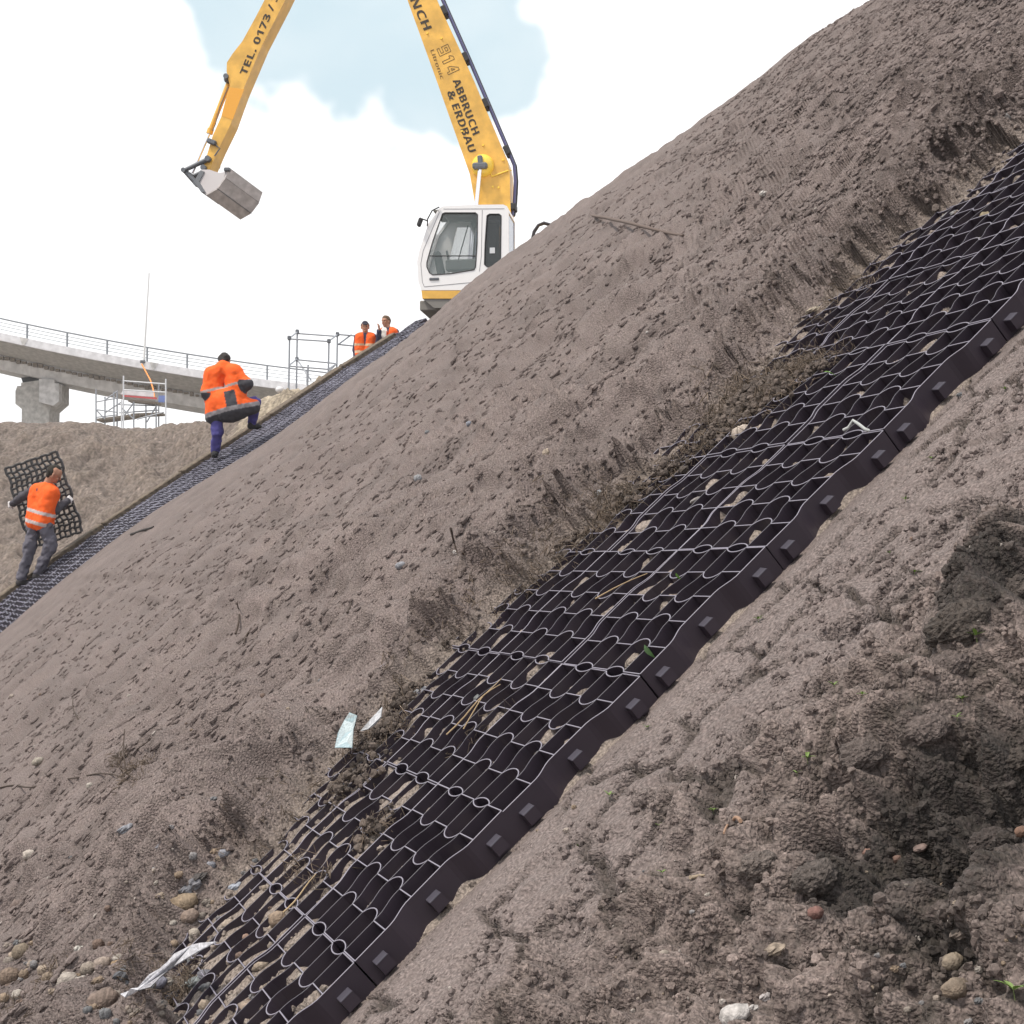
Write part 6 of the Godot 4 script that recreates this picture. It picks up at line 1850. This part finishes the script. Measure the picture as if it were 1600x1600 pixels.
func leaf(b: Mb, from: Vector3, dir: Vector3, up: Vector3, ln: float, wide: float) -> void:
	dir = dir.normalized()
	var s := dir.cross(up).normalized()
	var n := s.cross(dir).normalized()
	if n.dot(up) < 0.0: n = -n
	var steps := 5
	for i in steps:
		var f0 := float(i) / steps
		var f1 := float(i + 1) / steps
		var w0 := wide * sin(PI * pow(f0, 0.8)) * 0.5
		var w1 := wide * sin(PI * pow(f1, 0.8)) * 0.5
		var c0 := from + dir * ln * f0 - n * ln * 0.35 * f0 * f0
		var c1 := from + dir * ln * f1 - n * ln * 0.35 * f1 * f1
		for g in [-1.0, 1.0]:
			b.quad(c0, c1, c1 + s * w1 * g + n * w1 * 0.4, c0 + s * w0 * g + n * w0 * 0.4, n)

func seedlings() -> void:
	for e in [[1389, 868, 0.8, "tiny seedling on cracked silt above the upper crack"], [1428, 900, 1.2, "two leaved green seedling beside the dark crack"], [1183, 971, 1.2, "green seedling close to the near mat's edge at mid height"], [1301, 1076, 1.1, "bright green seedling on smooth silt left of the dark mound"], [1345, 1092, 0.9, "dull seedling right of the bright green one"], [1526, 1004, 1.8, "largest green seedling, at the top of the dark mound"], [1506, 1101, 1.0, "thin seedling in the dark soil, upper one"], [1494, 1126, 1.0, "thin seedling in the dark soil, lower one"], [1445, 1165, 1.1, "seedling at the left rim of the dark soil"], [1259, 1196, 1.8, "grassy seedling growing in the small hole"], [1244, 1212, 0.9, "low seedling left of the small hole"], [1117, 1257, 1.0, "seedling beside the protruding clod"], [1416, 786, 1.0, "seedling on the cracked silt left of the uppermost one"], [1506, 588, 1.2, "seedling beside the near mat's edge at the upper right"], [1571, 612, 1.0, "topmost seedling on the silt at the right edge"], [955, 1247, 1.2, "seedling close to the near mat's edge, lowest of all"], [1012, 1141, 0.9, "small seedling close to the mat's edge between two lugs"], [1586, 1562, 1.8, "green seedling at the bottom right corner"], [905, 1325, 0.8, "small dull seedling on the silt below the mat"], [1035, 1368, 0.9, "seedling in the rough soil at the bottom middle"], [1430, 975, 0.8, "faint seedling over the hole in the mound"], [1455, 720, 0.9, "tiny seedling near the right side of the cracked silt"], [1025, 1295, 0.8, "tiny seedling on the rough soil right of the lower mat"]]:
		var p := spot(e[0], e[1])
		var b := Mb.new()
		var z := -(lens.inverse() * p).z
		var k: float = e[2] * 0.0075
		var n := 3 + rng.randi() % 3
		b.col = Color(0.16, 0.2, 0.08)
		b.tube([p - N * 0.004, p + Vector3.UP * k * 0.9], k * 0.06, k * 0.04, 5)
		for i in n:
			b.col = Color(0.14, 0.21, 0.06) * rng.randf_range(0.7, 1.3)
			var a := TAU * i / n + rng.randf()
			leaf(b, p + Vector3.UP * k * 0.8, Vector3(cos(a), rng.randf_range(0.4, 1.3), sin(a)), Vector3.UP, k * rng.randf_range(1.2, 1.9), k * 0.5)
		solo("seedling", b, mats.leaf, p, e[3], "seedling", "seedlings on the bare soil")

# ------------------------------------------------------------------ sky and light
func cloud_sky() -> ImageTexture:
	var w := 2048
	var h := 1024
	var f := FastNoiseLite.new()
	f.seed = 21
	f.frequency = 1.0
	f.fractal_octaves = 5
	f.fractal_gain = 0.55
	var g := FastNoiseLite.new()
	g.seed = 77
	g.frequency = 1.0
	g.fractal_octaves = 4
	var im := Image.create_empty(w, h, false, Image.FORMAT_RGBH)
	var gaps := []
	for e in [[560, -40, 0.105], [430, 30, 0.055], [345, 0, 0.035], [550, 95, 0.05], [640, 112, 0.044], [720, 90, 0.055], [790, 110, 0.03], [700, 0, 0.06]]:
		gaps.append([ray(e[0], e[1]).normalized(), e[2]])
	for y in h / 2 + 8:
		var el := PI * 0.5 - PI * (y + 0.5) / h
		for x in w:
			var az := TAU * (x + 0.5) / w
			var d := Vector3(sin(az) * cos(el), sin(el), -cos(az) * cos(el))
			var n := f.get_noise_3d(d.x * 9.0, d.y * 13.0, d.z * 9.0)
			var n2 := f.get_noise_3d(d.x * 34.0, d.y * 40.0, d.z * 34.0)
			var big := g.get_noise_3d(d.x * 1.6 + 5.0, d.y * 2.2, d.z * 1.6)
			var open := maxf(0.0, big - 0.22) * 3.2 * smoothstep(0.4, 0.55, d.y)
			for e in gaps:
				var a := d.angle_to(e[0])
				open = maxf(open, 1.15 - a / e[1])
			var hole := smoothstep(0.1, 0.42, open + n * 0.6 + n2 * 0.3) * smoothstep(0.0, 0.12, open)
			var cloud := 0.92 + 0.12 * n + 0.12 * big + 0.05 * n2
			var haze := smoothstep(0.5, 0.0, d.y) * 0.3
			var blue := Color(0.49, 0.6, 0.655).lerp(Color(0.57, 0.655, 0.695), clampf(0.25 + n * 0.9 + haze * 0.6, 0.0, 1.0))
			im.set_pixel(x, y, Color(cloud, cloud * 1.0, cloud * 1.005).lerp(blue, hole))
	for y in range(h / 2 + 8, h):
		var k := smoothstep(h * 0.5, h * 0.56, float(y))
		for x in w:
			im.set_pixel(x, y, Color(1.05, 1.05, 1.05).lerp(Color(0.25, 0.22, 0.2), k))
	return ImageTexture.create_from_image(im)

func set_view() -> void:
	var cam := Camera3D.new()
	cam.name = "camera"
	cam.fov = rad_to_deg(2.0 * atan(800.0 / F))
	cam.near = 0.05
	cam.far = 2000.0
	cam.rotation.x = PITCH
	cam.current = true
	add_child(cam)
	var we := WorldEnvironment.new()
	we.name = "world"
	var en := Environment.new()
	en.background_mode = Environment.BG_SKY
	var sky := Sky.new()
	var pm := PanoramaSkyMaterial.new()
	pm.panorama = cloud_sky()
	sky.sky_material = pm
	en.sky = sky
	en.background_energy_multiplier = 1.0
	en.tonemap_mode = Environment.TONE_MAPPER_LINEAR
	en.tonemap_exposure = 1.42
	en.fog_enabled = true
	en.fog_density = 0.0006
	en.fog_light_color = Color(0.95, 0.96, 0.98)
	en.sdfgi_enabled = true
	en.ssao_enabled = true
	en.ssil_enabled = true
	we.environment = en
	add_child(we)
	var sun := DirectionalLight3D.new()
	sun.name = "sun"
	sun.light_energy = 0.75
	sun.light_color = Color(1.0, 0.96, 0.9)
	sun.light_angular_distance = 6.0
	sun.shadow_enabled = true
	add_child(sun)
	sun.look_at_from_position(Vector3(-0.42, 0.88, 0.25), Vector3.ZERO)

func _ready() -> void:
	rng.seed = 11
	set_view()
	# the frame of the slope, from the vanishing points of the mat's seams
	D = lens * Vector3(-893, -95, -F)
	D.y = 0
	D = D.normalized()
	U = lens * Vector3(5280, 4870, -F)
	U = (U - D * U.dot(D)).normalized()
	N = D.cross(U).normalized()
	A = ray(553, 1501.6) * 2.29 * 1.2
	if N.dot(A) > 0.0: N = -N
	noise("fold", 9.0, 2)
	make_materials()
	build_embankment()
	index_surface()
	build_bank()
	bridge()
	near_mat()
	far_mat()
	edging_boards()
	scaffolds()
	excavator()
	walking_worker()
	bent_worker()
	men_at_the_top()
	stones()
	clods()
	twigs()
	litter()
	seedlings()
	crumbs()
	rootlets()
